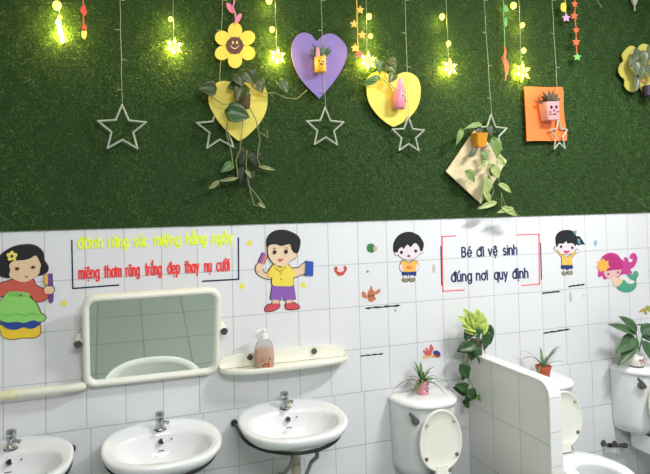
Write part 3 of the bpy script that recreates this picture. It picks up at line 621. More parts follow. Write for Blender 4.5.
single('dot_sticker', 'tiny blue grey dot sticker above the brown crab sticker', 'wall sticker', (120, 140, 170), ell(367.5, 271.5, 1.4, 1.3), 0)
single('dot_sticker', 'tiny dark dot just under the right end of the upper dark strip', 'wall sticker', (130, 140, 150), ell(395.3, 310.4, 1.1, 1.1), 0)
single('drop_sticker', 'small pale blue drop sticker between cheering girl and mermaid', 'wall sticker', (140, 182, 208), ell(595.4, 243, 1.7, 3, 5), 0)
single('smudge', 'small brown smear right of the small boy sticker', 'stain', (196, 188, 180), [(433, 264), (435, 265), (435, 272), (433, 272.5), (432.3, 268)])
single('smudge', 'grey smear under the dark strip below the cheering girl', 'stain', (186, 190, 190), [(569.8, 292), (571.3, 293), (572, 300.5), (570, 302), (569, 298)])
single('smudge', 'faint grey spot left of the mermaid below the dark strip', 'stain', (200, 203, 204), ell(584, 295.5, 1.5, 1.7), 0)
NV = (44, 46, 72)
def bar(p, q, w, m=None, lbl=None, y=.0012, wob=0):
    a = Vector(p); b = Vector(q); t = (b - a).normalized(); n = Vector((-t.y, t.x)) * w / 2; k = 10; up = []; dn = []
    for i in range(k + 1):
        c = a.lerp(b, i / k); e = n * (1 + wob * math.sin(i * 2.3)) * (1 if 0 < i < k or not wob else .4); c = c + Vector((0, 1)) * wob * .5 * math.sin(i * 1.7)
        up.append(tuple(c + e)); dn.append(tuple(c - e))
    return up + dn[::-1]
for p, q, w, lb, wob in (((365, 308.3), (400.5, 305.3), 1.6, 'dark navy wavy tape strip under the brown crab sticker', .45), ((360, 356), (383.5, 353.6), 1.3, 'thin dark tape strip right of the cream shelf', .45),
                    ((541.7, 293.3), (560, 291.3), 1.5, 'black tape strip at the lower right corner of the toilet slogan', .15), ((568, 286.6), (584.8, 284.3), 1.5, 'black tape strip under the shoes of the cheering girl', .25),
                    ((543, 333.2), (570, 329), 1.5, 'black tape strip above the terracotta pot plant', .25), ((637, 324.8), (652, 324), 1.4, 'black tape strip at the right edge above the vase plant', .15)):
    single('tape_strip', lb, 'tape', (44, 44, 58), bar(p, q, w, wob=wob), 0, group='dark tape strips on the tiles')
def bracket(label, color, lines, group, extra=None):
    p = at(*lines[0][0], 0); t = thing('frame_bracket', label, 'wall lettering frame', tuple(p), group)
    for a, b, w in lines: flat('bar', bar(a, b, w), rgb(*color), t, 1, 0, .0012)
    if extra:
        for a, b, w in extra: tg = flat('side_strip', bar(a, b, w), rgb(*NV), t, 2, 0, .0012); tg['label'] = 'dark navy strip'
bracket('navy L-shaped corner line left of the tooth brushing slogan', (34, 36, 74), [((71.8, 240), (72.8, 288.8), 1.5), ((72.2, 288.5), (119.3, 285), 1.5)], 'navy corner lines')
bracket('navy L-shaped corner line right of the tooth brushing slogan', (34, 36, 74), [((238.3, 237.5), (238.6, 279.5), 1.5), ((202, 281.3), (239, 279.2), 1.5)], 'navy corner lines')
bracket('coral red bracket left of the toilet slogan', (238, 116, 116), [((442, 236), (442.9, 291.5), 1.3), ((441.6, 236.6), (456, 235.8), 1.1), ((442.6, 291.2), (464.8, 289.9), 1.1)], 'coral red brackets', [((440.7, 245.7), (441.6, 285.5), .9)])
bracket('coral red bracket right of the toilet slogan', (238, 116, 116), [((538.7, 234), (539.5, 284.3), 1.3), ((516.8, 234.8), (539, 234.2), 1.1), ((521, 285.5), (539.8, 284), 1.1)], 'coral red brackets', [((540.3, 242.8), (541.4, 279.5), .9)])

# lettering -------------------------------------------------------
def arc(cx, cy, rx, ry, a0, a1, n=10): return [(cx + rx * math.cos(math.radians(a0 + (a1 - a0) * k / n)), cy + ry * math.sin(math.radians(a0 + (a1 - a0) * k / n))) for k in range(n + 1)]
RING = arc(.36, .5, .36, .5, 0, 360, 24); ARCH = [(0, .6)] + arc(.31, .62, .31, .38, 180, 0, 10) + [(.62, 0)]
GLYPH = {   # rounded stroke letters: advance width, strokes (x height 1)
 'a': (.72, [RING, [(.72, 1), (.72, 0)]]), 'd': (.72, [RING, [(.72, 1.42), (.72, 0)]]), 'D': (.72, [RING, [(.72, 1.42), (.72, 0)], [(.42, 1.22), (.95, 1.22)]]),
 'n': (.62, [[(0, 1), (0, 0)], ARCH]), 'h': (.62, [[(0, 1.42), (0, 0)], ARCH]), 'r': (.36, [[(0, 1), (0, 0)], [(0, .6)] + arc(.31, .62, .31, .36, 180, 80, 6)]),
 'm': (1.0, [[(0, 1), (0, 0)], [(0, .6)] + arc(.25, .66, .25, .34, 180, 0, 8) + [(.5, 0)], [(.5, .6)] + arc(.75, .66, .25, .34, 180, 0, 8) + [(1.0, 0)]]),
 'g': (.72, [RING, [(.72, 1), (.72, -.1)] + arc(.38, -.08, .34, .34, 0, -150, 8)]), 'u': (.62, [[(0, 1), (0, .4)] + arc(.31, .38, .31, .38, 180, 360, 10) + [(.62, 1)], [(.62, 1), (.62, 0)]]),
 'c': (.6, [arc(.36, .5, .36, .5, 48, 312, 16)]), 'o': (.72, [RING]), 'e': (.72, [arc(.36, .5, .36, .5, 0, 320, 20), [(0, .5), (.72, .5)]]),
 's': (.5, [arc(.25, .74, .24, .26, 50, 250, 8) + arc(.25, .26, .25, .26, 80, -140, 10)]), 'i': (.0, [[(0, 1), (0, 0)], [(0, 1.32), (0, 1.36)]]),
 't': (.4, [[(.2, 1.38), (.2, 0)], [(0, 1), (.42, 1)]]), 'y': (.66, [[(0, 1), (.34, .02)], [(.66, 1), (.2, -.4)]]), 'p': (.72, [RING, [(0, 1), (0, -.45)]]), 'q': (.72, [RING, [(.72, 1), (.72, -.45)]]),
 'v': (.64, [[(0, 1), (.32, 0), (.64, 1)]]), 'B': (.66, [[(0, 1.42), (0, 0)], [(0, 1.42), (.3, 1.42)] + arc(.3, 1.09, .3, .33, 90, -90, 8) + [(0, .76)], [(0, .76), (.32, .76)] + arc(.32, .38, .34, .38, 90, -90, 8) + [(0, 0)]])}
MARK = {'/': [[(-.08, 1.22), (.14, 1.5)]], '\\': [[(-.14, 1.5), (.08, 1.22)]], '.': [[(0, -.34), (0, -.30)]], '^': [[(-.22, 1.2), (0, 1.42), (.22, 1.2)]], 'w': [arc(0, 1.42, .22, .2, 200, 340, 6)],
        "'": [[(.33, .92), (.5, 1.0), (.5, 1.22)]], '2': [[(-.02, 1.52), (.2, 1.76)]], '3': [[(-.2, 1.76), (.02, 1.52)]]}
CODE = {'đ': 'D', 'á': 'a/', 'ă': 'aw', 'ú': 'u/', 'ệ': 'e^.', 'ằ': 'aw3', 'à': 'a\\', 'ơ': "o'", 'ắ': 'aw2', 'ẹ': 'e.', 'ụ': 'u.', 'ư': "u'", 'ờ': "o'\\", 'é': 'e/', 'ị': 'i.', 'ọ': 'o.'}
def word_strokes(txt, gap=.34):
    x = 0; out = []
    for ch in txt:
        code = CODE.get(ch, ch); w, st = GLYPH[code[0]]
        for s_ in st: out.append([(x + a, b) for a, b in s_])
        for mk in code[1:]:
            for s_ in MARK[mk]: out.append([(x + w / 2 + a, b) for a, b in s_])
        x += w + gap
    return out, x - gap
def ribbon(pts, hw):
    """outline of a stroke with round ends, as triangles-friendly quads: list of convex polygons"""
    polys = []
    for i in range(len(pts) - 1):
        a = Vector(pts[i]); b = Vector(pts[i + 1]); t = (b - a)
        if t.length < 1e-6: continue
        t.normalize(); n = Vector((-t.y, t.x)); th = math.atan2(n.y, n.x)
        polys.append([tuple(a + hw * Vector((math.cos(th + PI * k / 5), math.sin(th + PI * k / 5)))) for k in range(6)] + [tuple(b - hw * Vector((math.cos(th + PI * k / 5), math.sin(th + PI * k / 5)))) for k in range(6)])
    return polys
def slogan(label, words, m, base, bl0, bl1, xh, sw=.22, group=None):
    """words: (text, x0, x1); baseline pixel line from bl0 to bl1; xh = x-height in pixels"""
    p = at(*bl0, 0); t = thing('wall_lettering', label, 'wall lettering', tuple(p), group); th = .0022
    by = lambda x: bl0[1] + (bl1[1] - bl0[1]) * (x - bl0[0]) / (bl1[0] - bl0[0])
    for txt, x0, x1 in words:
        st, wd = word_strokes(txt); A = at(x0, by(x0)); B = at(x1, by(x1)); sc = mpp(A) * xh; hw = sw / 2 * sc
        fx = ((B.x - A.x) - 2 * hw * .85) / wd; mb = MB(); k = 0
        for s_ in st:
            wp = [(A.x + hw * .85 + a * fx, A.z + (B.z - A.z) * a / wd + hw + b * (sc - 2 * hw) ) for a, b in s_]
            for poly in ribbon(wp, hw):
                n = len(poly); o = len(mb.v); dy = -th - 2e-5 * (k % 37); k += 1; mb.v += [Vector((x, dy, z)) for x, z in poly] + [Vector((x, 0, z)) for x, z in poly]
                mb.f.append(tuple(o + q for q in range(n)))
                for q in range(n): mb.f.append((o + q, o + (q + 1) % n, o + n + (q + 1) % n, o + n + q))
        w = mb.build('word', m, t, smooth=False); w['label'] = 'the word ' + txt
m_yel = mat('bright yellow foam letters', (236, 254, 60), .5); m_red = mat('red foam letters', (234, 62, 62), .5); m_nav = mat('navy foam letters', (42, 42, 92), .5)
slogan('bright yellow lettering line, upper row of the tooth brushing slogan', [('đánh', 77.3, 102.6), ('răng', 108, 128.6), ('súc', 133.7, 147.9), ('miệng', 154, 180.5), ('hằng', 185.5, 206.7), ('ngày', 212, 233)], m_yel, 0, (77, 249.3), (233, 243.3), 9.4, .185)
slogan('red lettering line, lower row of the tooth brushing slogan', [('miệng', 78.3, 99.8), ('thơm', 103.7, 121.8), ('răng', 125.6, 140), ('trắng', 144.8, 162), ('đẹp', 167.3, 180.3), ('thay', 184.4, 199.3), ('nụ', 204.2, 211.9), ('cười', 216.2, 229.8)], m_red, 0, (78, 279.5), (230, 271), 9.6, .165)
slogan('navy lettering line, upper row of the slogan between coral brackets', [('Bé', 461.5, 472), ('đi', 476.4, 484), ('vệ', 488, 497.6), ('sinh', 503, 517.3)], m_nav, 0, (461.5, 257.6), (517, 254.9), 8.0, .175)
slogan('navy lettering line, lower row of the slogan between coral brackets', [('đúng', 451, 472), ('nơi', 476, 487.8), ('quy', 494, 507.8), ('định', 512.3, 528.3)], m_nav, 0, (451, 282.3), (528, 278.4), 8.3, .175)

# ------------------------------------------------------------------ hearts and boards on the grass
def board(name, label, cat, color, pts, y=-.035, th=.005, sm=True, group=None, m=None):
    p = smoothc(pts, 6) if sm else pts
    w = [at(a, b, y) for a, b in p]
    o = MB().prism([(q.x, q.z) for q in w], y - th, y).build(name, m or rgb(*color), None, smooth=False); return tag(o, label, cat, group)
board('heart_board', 'yellow foam heart on the grass under the smiling flower, covered by vine leaves', 'heart', (216, 202, 90),
      [(237, 91), (233.5, 84.5), (228, 81.5), (221.5, 81.3), (216, 83.5), (211, 90), (208.3, 98), (209.5, 106), (213.5, 114), (219, 122.5), (226, 130.5), (234.5, 138), (239, 140.8), (246, 137), (254, 129.5), (261, 121), (265.5, 112), (267.3, 103), (267, 94), (264, 86.5), (259, 82.5), (252, 80.5), (245, 82), (240, 86)], group='foam hearts on the grass')
board('heart_board', 'purple foam heart on the grass holding the yellow bunny planter', 'heart', (126, 108, 180),
      [(316.3, 41), (311.5, 35.5), (305.5, 33), (300, 33.6), (295.5, 37), (292, 44), (291, 53), (293, 63), (297, 73.5), (303, 82.5), (310, 90), (318.5, 98.2), (319.5, 98.2), (327, 90), (334.5, 80.5), (341, 70.5), (345.5, 60), (347, 51.5), (345, 45), (339.5, 38.5), (333.5, 34.5), (327.5, 34), (321, 36.7)], group='foam hearts on the grass')
board('heart_board', 'yellow foam heart on the grass holding the pink bottle planter', 'heart', (224, 208, 88),
      [(393, 79.5), (388, 74.5), (382, 71.5), (375.5, 71.8), (370, 75), (366.6, 81), (366.3, 90), (367.5, 99), (371, 107), (377, 115), (384, 121.5), (391, 126), (393.5, 126.8), (400, 124), (408.5, 118), (415, 110.5), (418.8, 102), (420.2, 92), (419.5, 84), (416.5, 77.5), (411, 73.5), (404.5, 72.3), (398, 74.5)], group='foam hearts on the grass')
board('square_board', 'orange foam square on the grass behind the pink box planter', 'foam board', (246, 124, 62), [(523.8, 86.8), (537, 87), (550, 87.5), (561.5, 87), (563, 91), (562.8, 105), (564, 120), (566.6, 135), (566, 140.7), (550, 141), (536, 140.8), (526.3, 141.3), (525.5, 120), (524.6, 104)], sm=False)
m_wood = mat('pale beige board', (214, 200, 160), .6, noise=.16, nscale=14)
board('diamond_board', 'beige diamond shaped board on the grass carrying the orange pot and vine', 'board', (214, 200, 160), [(445.3, 171.5), (474, 130), (506, 161), (480, 203.5)], sm=False, m=m_wood, th=.008)
board('cloud_board', 'olive yellow scalloped board at the upper right edge behind hanging leaves', 'foam board', (196, 190, 92),
      [(626, 48.5), (630, 46), (634, 47), (636, 50), (638, 47), (642, 44), (647, 45), (650, 49), (654, 47), (660, 50), (663, 57), (660, 64), (664, 72), (661, 80), (655, 84), (653, 90), (647, 94), (642, 92), (639, 88), (634, 92), (628, 91), (624, 86), (624, 80), (620, 76), (618, 70), (620, 64), (623, 61), (621.5, 55)])

# ------------------------------------------------------------------ smiling flower
def flower():
    c0 = (235, 45.5); p = at(*c0, -.05); t = thing('flower_cutout', 'smiling yellow paper flower with brown face hanging from pink stem', 'paper flower', tuple(p))
    y = -.046
    def fl(n_, pts, col, l): return flat(n_, pts, rgb(*col), t, l, y, .003)
    for k in range(6):
        a = math.radians(-90 + 60 * k); fl('petal', ell(c0[0] + 14.2 * math.cos(a), c0[1] + 14.8 * math.sin(a), 8.0, 7.1, math.degrees(a)), (240, 214, 78), 1)
    fl('center', ell(c0[0] - .5, c0[1] + .3, 8.6, 8.6), (96, 56, 46), 2)
    fl('eye', ell(232.6, 43, .9, 1.6), (238, 220, 120), 3); fl('eye', ell(236.6, 43, .9, 1.6), (238, 220, 120), 3)
    sm = [(230 + i * 1.1, 46.5 + 3 * math.sin(PI * i / 8)) for i in range(9)]; fl('smile', sm + [(a, b - .9) for a, b in sm[::-1]], (238, 200, 170), 3)
    pk = (238, 132, 170)
    st = [(233, -6), (234, 2), (232.5, 8), (235, 14), (235.5, 20), (234.7, 25)]; fl('stem', [(a - .7, b) for a, b in st] + [(a + .7, b) for a, b in st[::-1]], pk, 3)
    fl('stem_leaf', smoothc([(233.5, 13.5), (229, 11), (226.5, 6), (226.8, 3), (230.5, 4.5), (233.5, 9)]), pk, 1)
    fl('stem_leaf', smoothc([(235, 22.5), (236, 18), (238.5, 14.5), (241.5, 14), (241, 18), (238.5, 22)]), pk, 1)
flower()

# ------------------------------------------------------------------ hanging lights
m_wire = mat('pale wire', (150, 160, 140), .5); m_plasticstar = mat('translucent white star plastic', (164, 172, 158), .3, noise=.1, nscale=80)
def emi(key, rgb_, k):
    if key in MATS: return MATS[key]
    m = bpy.data.materials.new(key); m.use_nodes = True; b = m.node_tree.nodes['Principled BSDF']; c = tuple((x / 255) ** 2.2 for x in rgb_) + (1,)
    b.inputs['Base Color'].default_value = c; b.inputs['Emission Color'].default_value = c; b.inputs['Emission Strength'].default_value = k; MATS[key] = m; return m
m_led = emi('lit warm led', (255, 230, 90), 3.0); m_ledw = emi('lit led core', (255, 244, 150), 5); m_starlit = emi('lit star plastic', (240, 222, 70), .75)
def wirepts(px0, py0, px1, py1, y, top=2.9):
    a = at(px0, py0, y); b = at(px1, py1, y); pts = [Vector((a.x, y, top)), a]
    for k in range(1, 8): pts.append(a.lerp(b, k / 7) + Vector((.0012 * math.sin(k * 2.1), 0, 0)))
    return pts
def nibs(mb, pts):
    for k, p in enumerate(pts[1:]):
        if k % 2: continue
        s_ = -1 if k % 4 else 1; mb.tube([p, p + Vector((s_ * .02, -.002, 0))], .0017, 6)
GL = 'unlit star pendants hanging on wires'
def hollow_star(label, px, py, r, topx, rot=0, y=-.052, xs=1.0):
    c = at(px, py, y); k = mpp(c); R_ = r * k; t = thing('star_pendant', label, 'star pendant', tuple(c), GL)
    pts = wirepts(topx, 0, px, py - r, y); mb = MB(); mb.tube(pts, .0012, 6); nibs(mb, pts); mb.build('wire', m_wire, t)
    mb = MB(); P = [c + Vector(((R_ if i % 2 == 0 else R_ * .45) * math.sin(PI * i / 5 + rot) * xs, (1 - xs) * .25 * R_ * math.sin(PI * i / 5 + rot), (R_ if i % 2 == 0 else R_ * .45) * math.cos(PI * i / 5 + rot))) for i in range(10)]
    for i in range(10): mb.tube([P[i], P[(i + 1) % 10]], .0043, 8); mb.ball(P[i], .0045, n=8)
    mb.build('star_outline', m_plasticstar, t)
hollow_star('unlit star outline pendant on bare grass at the left, above the yellow slogan', 122.3, 129, 24, 120)
hollow_star('unlit star outline pendant half hidden behind the vine heart', 219, 129.5, 22.3, 222.5, -.05, -.027)
hollow_star('unlit star outline pendant right under the purple heart', 325.5, 128, 20.5, 321, 0, -.0475)
hollow_star('unlit star outline pendant at the tip of the yellow heart with pink bottle', 408.5, 135.5, 18.5, 405)
hollow_star('unlit star outline pendant above the right corner of the beige diamond board', 491.5, 133.8, 19.2, 484)
hollow_star('unlit star outline pendant over the lower corner of the orange square', 559, 135, 17, 552, -.03, -.056, .72)
def led(name, p, e, parent):
    l = bpy.data.lights.new(name, 'POINT'); l.energy = e; l.color = (1, .74, .16); l.shadow_soft_size = .012; o = bpy.data.objects.new(name, l); COL.objects.link(o)
    o.parent = parent; o.location = Vector(p) - Vector(parent['_o'])
def lit_strand(label, star, bulbs, topx, r=10, edge=False):
    y = -.050; c = at(*star, y); t = thing('light_strand', label, 'fairy lights', tuple(c), 'lit warm star light strands'); k = mpp(c)
    MB().tube(wirepts(topx, 0, star[0], star[1], y), .0012, 6).build('wire', m_wire, t)
    mb = MB()
    if not edge:
        mb2 = [(c.x + (r * k if i % 2 == 0 else r * k * .42) * math.sin(PI * i / 6 + .1), c.z + (r * k if i % 2 == 0 else r * k * .42) * math.cos(PI * i / 6 + .1)) for i in range(12)]
        mb.prism(mb2, y - .008, y + .002)
    else:
        mb2 = [(c.x + .35 * (r * k if i % 2 == 0 else r * k * .42) * math.sin(PI * i / 6 + .1), c.z + 1.2 * (r * k if i % 2 == 0 else r * k * .42) * math.cos(PI * i / 6 + .1)) for i in range(12)]
        mb.prism(mb2, y - .012, y + .012)
    so = mb.build('star_lamp', m_starlit, t, smooth=False)
    mb = MB()
    if not edge:
        for i in range(6):
            a = PI * i / 3 + .1; q = c + Vector((math.sin(a), 0, math.cos(a))) * r * k * .55 + Vector((0, -.010, 0)); mb.ball(q, .0058, .004, .0085, 8)
    else:
        for i in range(5): mb.ball(c + Vector((.004 * (i - 2), -.012, (2 - i) * .018)), .0085, .006, .012, 8)
    mb.build('led_cluster', m_ledw, so)
    led('star_light', c + Vector((0, .022, 0)), 1.5, t); led('star_light', c + Vector((0, -.05, -.01)), .8, t)
    for bx_, by_, br in bulbs:
        q = at(bx_, by_, y - .004); mb = MB(); mb.ball(q, br * k, br * k, br * k * 1.1, 10)
        mb.build('bulb', m_led, t); led('bulb_light', q + Vector((0, .004, -.018)), .2 * br, t)
lit_strand('lit strand ending in an edge-on glowing star, left of the red garland', (60.5, 32), [(57, 5.5, 4.2), (60, 17, 2)], 59, 11, True)
lit_strand('lit strand with a glowing star left of the smiling flower', (174, 47, ), [(170.5, 19, 2.3)], 173, 10)
lit_strand('lit strand with a glowing star between smiling flower and purple heart', (277, 57), [(269, 0.5, 3.2), (272, 29.3, 2.6)], 275, 10)
lit_strand('lit strand with a glowing star at the upper left of the pink bottle heart', (367.3, 61.5), [(369, 16.5, 2.8), (370.5, 36, 2.3)], 366, 11)
lit_strand('lit strand with a glowing star alone between pink bottle heart and diamond board', (449, 68), [(442, 16.7, 2.8), (448.5, 43.5, 2.4)], 446, 10)
lit_strand('lit strand with a glowing star above the orange square', (521.5, 72), [(513.5, 5.5, 3), (522.5, 25, 2.3), (523.7, 50.5, 2.4)], 519, 11)
# more bare wires with small unlit nibs
# paper garlands
def garland(label, segs, cord_col, x0, x1, y1):
    y = -.06; p = at(x1, y1, y); t = thing('paper_garland', label, 'garland', tuple(p), 'paper garlands hanging on the grass')
    MB().tube(wirepts(x0, 0, x1, y1, y), .0022, 6).build('cord', rgb(*cord_col), t)
    for pts, col, nm in segs: flat(nm, pts, rgb(*col), t, 1, y, .003)
def blossom(cx, cy, r, col): return (smoothc(starpts(cx, cy, r, 5, .55)), col, 'paper_blossom')
R_ = (226, 84, 70)
garland('red paper garland with pale yellow tip, right of the leftmost glowing star', [(smoothc([(81.5, 7), (84.5, 5), (86, 9), (87, 12), (85, 16), (83, 15), (80.5, 11)]), R_, 'paper_leaf'), (smoothc([(84, 24), (86.5, 27), (86.5, 30), (83, 31), (82, 28)]), R_, 'paper_leaf'), (smoothc([(82.5, 30), (86, 30), (87, 35), (84.5, 39.5), (81.5, 36)]), (226, 208, 110), 'paper_leaf')], R_, 83, 84, 38)
Y_ = (230, 190, 82)
garland('yellow paper blossom garland left of the pink bottle heart', [blossom(360, 10, 4.2, Y_), blossom(354, 24, 4.2, Y_), blossom(362, 35, 4.2, Y_), blossom(355, 48, 4.4, Y_), blossom(359, 54.5, 4.2, (206, 74, 96))], Y_, 356.5, 358.3, 54)
G_ = (110, 172, 100); O_ = (232, 112, 72)
garland('green and orange paper garland left of the lit star above the orange square', [(smoothc([(504.5, 5), (507, 7), (508, 11), (505, 12), (503.5, 9)]), G_, 'paper_leaf'), (smoothc([(505, 17), (507, 21), (506, 27), (504, 24)]), G_, 'paper_leaf'), (smoothc([(504.5, 46), (506, 52), (505, 58), (502.5, 59), (504, 52)]), O_, 'paper_leaf'), (smoothc([(502, 57), (507, 61), (508.5, 68), (506.5, 76), (505, 81), (505, 72), (503.5, 64)]), O_, 'paper_leaf')], G_, 503, 505.5, 60)
garland('yellow and lilac paper garland right of the orange square top', [(smoothc([(561, 4), (565, 3), (566, 8), (564, 12), (561, 10)]), (228, 210, 84), 'paper_leaf'), blossom(566, 18, 4.4, (206, 160, 206))], (228, 210, 84), 565, 566, 18)
garland('red paper garland with a green star at its end, upper right', [blossom(574.5, 4, 3.4, O_), blossom(574, 16, 4, O_), blossom(576, 30, 3.4, O_), blossom(576, 42, 4, O_), blossom(577, 57, 4, (130, 196, 110))], O_, 574.5, 577, 57)
hang = thing('lantern_ornament', 'pale grey hanging ornament near the upper right corner', 'ornament', tuple(at(634.5, 5, -.05)))
q = at(634.5, 4, -.05); kk = mpp(q)
MB().lathe([(.001, -.012), (.008, -.008), (.016, .01), (.018, .022), (.012, .04), (.002, .046)], q, 14).build('body', mat('pale grey plastic', (168, 172, 164), .4), hang)
MB().tube([q + Vector((0, 0, -.01)), q + Vector((0, 0, -.04))], .004, 8).build('tassel', mat('pale grey plastic', (168, 172, 164), .4), hang)
MB().tube([q + Vector((0, 0, .044)), Vector((q.x, q.y, 2.9))], .0014, 6).build('wire', m_wire, hang)
def barewire(lb, tx, ty, x1, y1):
    mb = MB(); pts = wirepts(tx, ty, x1, y1, -.04); mb.tube(pts, .0014, 6); tag(mb.build('hanging_wire', m_wire), lb, 'wire')
barewire('bare pale wire end right of the red garland', 597, 0, 602, 8)

# ------------------------------------------------------------------ leaves and planters
def leafmat(key, c, k=.22, rough=.35):
    return mat(key, c, rough, noise=k, nscale=30, bump=.2, sub=0)
m_dl = leafmat('dark pothos leaf', (54, 84, 50)); m_ml = leafmat('mid green leaf', (82, 116, 62)); m_yl = leafmat('bright lime leaf', (180, 202, 98)); m_ol = leafmat('olive leaf', (76, 84, 38)); m_pl = leafmat('pale dry leaf', (128, 134, 84)); m_gl = leafmat('grey green leaf', (84, 104, 78))
def pl(px, py, tip, w, y, kind='heart', curl=.15, nrm=None, y2=None):
    """leaf from pixel (px,py) at depth y to pixel tip at depth y2, width w px"""
    a = at(px, py, y); b = at(tip[0], tip[1], y2 if y2 is not None else y - .01); d = b - a
    n = Vector(nrm) if nrm else Vector((random.uniform(-.25, .25), -1, random.uniform(.0, .5)))
    return a, d, n, d.length, w * mpp(a), kind, curl
def foliage(parent, leaves, m, name='foliage', solid=.0006):
    mb = MB()
    for L_ in leaves: a, d, n, ln, wd, kind, curl = L_; mb.leaf(a, d, n, ln, wd, kind, curl)
    return mb.build(name, m, parent, solid=solid, auto=180)
def stems(parent, paths, m, r=.0022, name='stem'):
    mb = MB()
    for p in paths:
        pts = [at(x, y, yy) for x, y, yy in p]
        # light smoothing
        q = []
        for i in range(len(pts) - 1): q += [pts[i], pts[i].lerp(pts[i + 1], .5)]
        q.append(pts[-1]); mb.tube(q, r, 6)
    return mb.build(name, m, parent)
# vine on the first heart
t = thing('hanging_vine', 'vine with dull leaves and bare hanging stems over the left yellow heart', 'plant', tuple(at(243, 95, -.09)))
p = at(243, 97, -.075)
MB().lathe([(.026, -.05), (.030, -.045), (.033, 0), (.034, .012), (.030, .012), (.029, -.002), (.0001, -.004)], p, 20).build('pot', mat('dark brown pot', (84, 72, 46), .6), t)
foliage(t, [pl(215, 89, (198, 88), 17, -.10, curl=.1), pl(240, 84, (228, 88), 14, -.08), pl(236, 76, (243, 86), 14, -.12), pl(247, 71, (255, 80), 14, -.09)], leafmat('dull grey leaf', (62, 76, 40)), 'foliage')
foliage(t, [pl(243, 72, (255, 84), 15, -.10), pl(244, 86, (236, 102), 17, -.11), pl(255, 82, (263, 92), 17, -.09)], m_ol, 'olive_foliage')
foliage(t, [pl(227, 112, (250, 117), 22, -.12, curl=.05), pl(278, 82, (289, 92), 14, -.09)], leafmat('deep green leaf', (62, 90, 46)), 'green_foliage')
foliage(t, [pl(232, 164, (221, 172), 10, -.08)], m_ml, 'lower_foliage')
foliage(t, [pl(238, 178, (219, 181), 4, -.09, 'lance'), pl(219, 181, (209, 189), 5, -.09, 'lance'), pl(258, 166, (276, 170), 4, -.08, 'lance'), pl(245, 170, (252, 178), 4, -.09, 'lance'), pl(258, 203, (266, 208), 4, -.08, 'lance')], m_pl, 'dry_leaves')
stems(t, [[(240, 105, -.09), (228, 118, -.1), (226, 132, -.09), (231, 150, -.08), (233, 166, -.08)], [(244, 110, -.1), (242, 130, -.09), (240, 150, -.08), (236, 160, -.08), (238, 178, -.08)],
          [(248, 104, -.09), (256, 120, -.1), (260, 140, -.08), (257, 158, -.08), (260, 166, -.08)], [(264, 93, -.09), (275, 93, -.09), (286, 98, -.08), (297, 99, -.08), (307, 90, -.07)],
          [(248, 180, -.08), (250, 190, -.08), (254, 205, -.08), (262, 206, -.08)], [(249, 186, -.08), (258, 197, -.08), (264, 206, -.08)], [(247, 150, -.08), (246, 166, -.08), (249, 186, -.08)], [(244, 105, -.09), (222, 104, -.1), (212, 97, -.09)],
          [(260, 132, -.08), (268, 138, -.08), (267, 130, -.08)]], m_pl, .0024)
foliage(t, [pl(246, 150, (240, 166), 16, -.06), pl(252, 152, (258, 168), 14, -.06), pl(244, 168, (240, 186), 12, -.06), pl(250, 170, (248, 192), 10, -.06)], mat('leaf with painted shade', (34, 50, 26), .5), 'shaded_foliage')  # shade among the lower leaves is put into their darker colour

def bunny(label, c, w, h, y, body, face, ears, tilt=0, box=False, taper=1.0):
    p = at(*c, y); k = mpp(p); W2 = w * k / 2; H2 = h * k / 2; t = thing('bunny_planter', label, 'planter', tuple(p))
    q = Matrix.Rotation(tilt, 3, 'Y')
    def tr(mb): 
        for i, v in enumerate(mb.v): mb.v[i] = q @ (v - p) + p
        return mb
    if box:
        mb = MB().loft([[(p.x + a, p.y + b, p.z + z) for a, b in rrect(-W2 * s_, W2 * s_, -W2 * .8 * s_, W2 * .8 * s_, W2 * .3)] for s_, z in ((.9, -H2), (.96, -H2 * .9), (1.05, H2), (.95, H2), (.9, -H2 * .6))])
    else:
        mb = MB().lathe([(W2 * .85, -H2), (W2, -H2 * .9), (W2, H2 * .1), (W2 * (1 + taper) / 2, H2 * .6), (W2 * .93 * taper, H2), (W2 * .85 * taper, H2), (W2 * .6, -H2 * .5), (.0001, -H2 * .6)], p, 24)
    tr(mb).build('cup', body, t, auto=50)
    yf = p.y - (W2 * 1.0 if not box else W2 * .86)
    for nm, dx, dz, rx, rz, mm in face:
        mb = MB(); yy = p.y - (math.sqrt(max(0, 1 - dx * dx)) * W2 * 1.01 if not box else W2 * .86); mb.ball((p.x + dx * W2, yy, p.z + dz * H2), rx * k, .0012, rz * k, 10); tr(mb).build(nm, mm, t)
    for dx, z0, z1, rx, mm in ears:
        mb = MB(); zc = p.z + (z0 + z1) / 2 * k; mb.ball((p.x + dx * W2, p.y - W2 * .6, zc), rx * k, .0028, (z1 - z0) / 2 * k, 12); tr(mb).build('ear', mm, t)
    return t, p, k
bl = mat('black marker', (40, 28, 40), .5); pk = mat('pink plastic', (226, 140, 160), .35, noise=.05); pk2 = mat('light pink plastic', (240, 196, 206), .35)
ybn = mat('yellow plastic', (228, 176, 58), .35, noise=.12, nscale=90)
t, p, k = bunny('yellow bunny planter with one pink ear hung on the purple heart', (320.3, 65), 11.5, 15.5, -.080, ybn, [('eye', -.45, .35, .9, .9, bl), ('eye', .2, .3, .9, .9, bl), ('nose', -.1, -.05, 2, .8, bl), ('cheek', .5, 0, 1.6, .9, pk)], [(-.62, 4, 17, 2.2, pk), (.55, 4, 10, 1.9, ybn)])
fo = []
for dx, dy in ((-10, -15), (-5, -19), (4, -20), (9, -18), (12, -15), (-8, -21), (1, -17)): fo.append(pl(320.3 + dx * .2, 57, (320.3 + dx, 65 + dy * 1.05), 4.5, -.080, 'lance', .1, y2=-.09))
foliage(t, fo, m_gl)
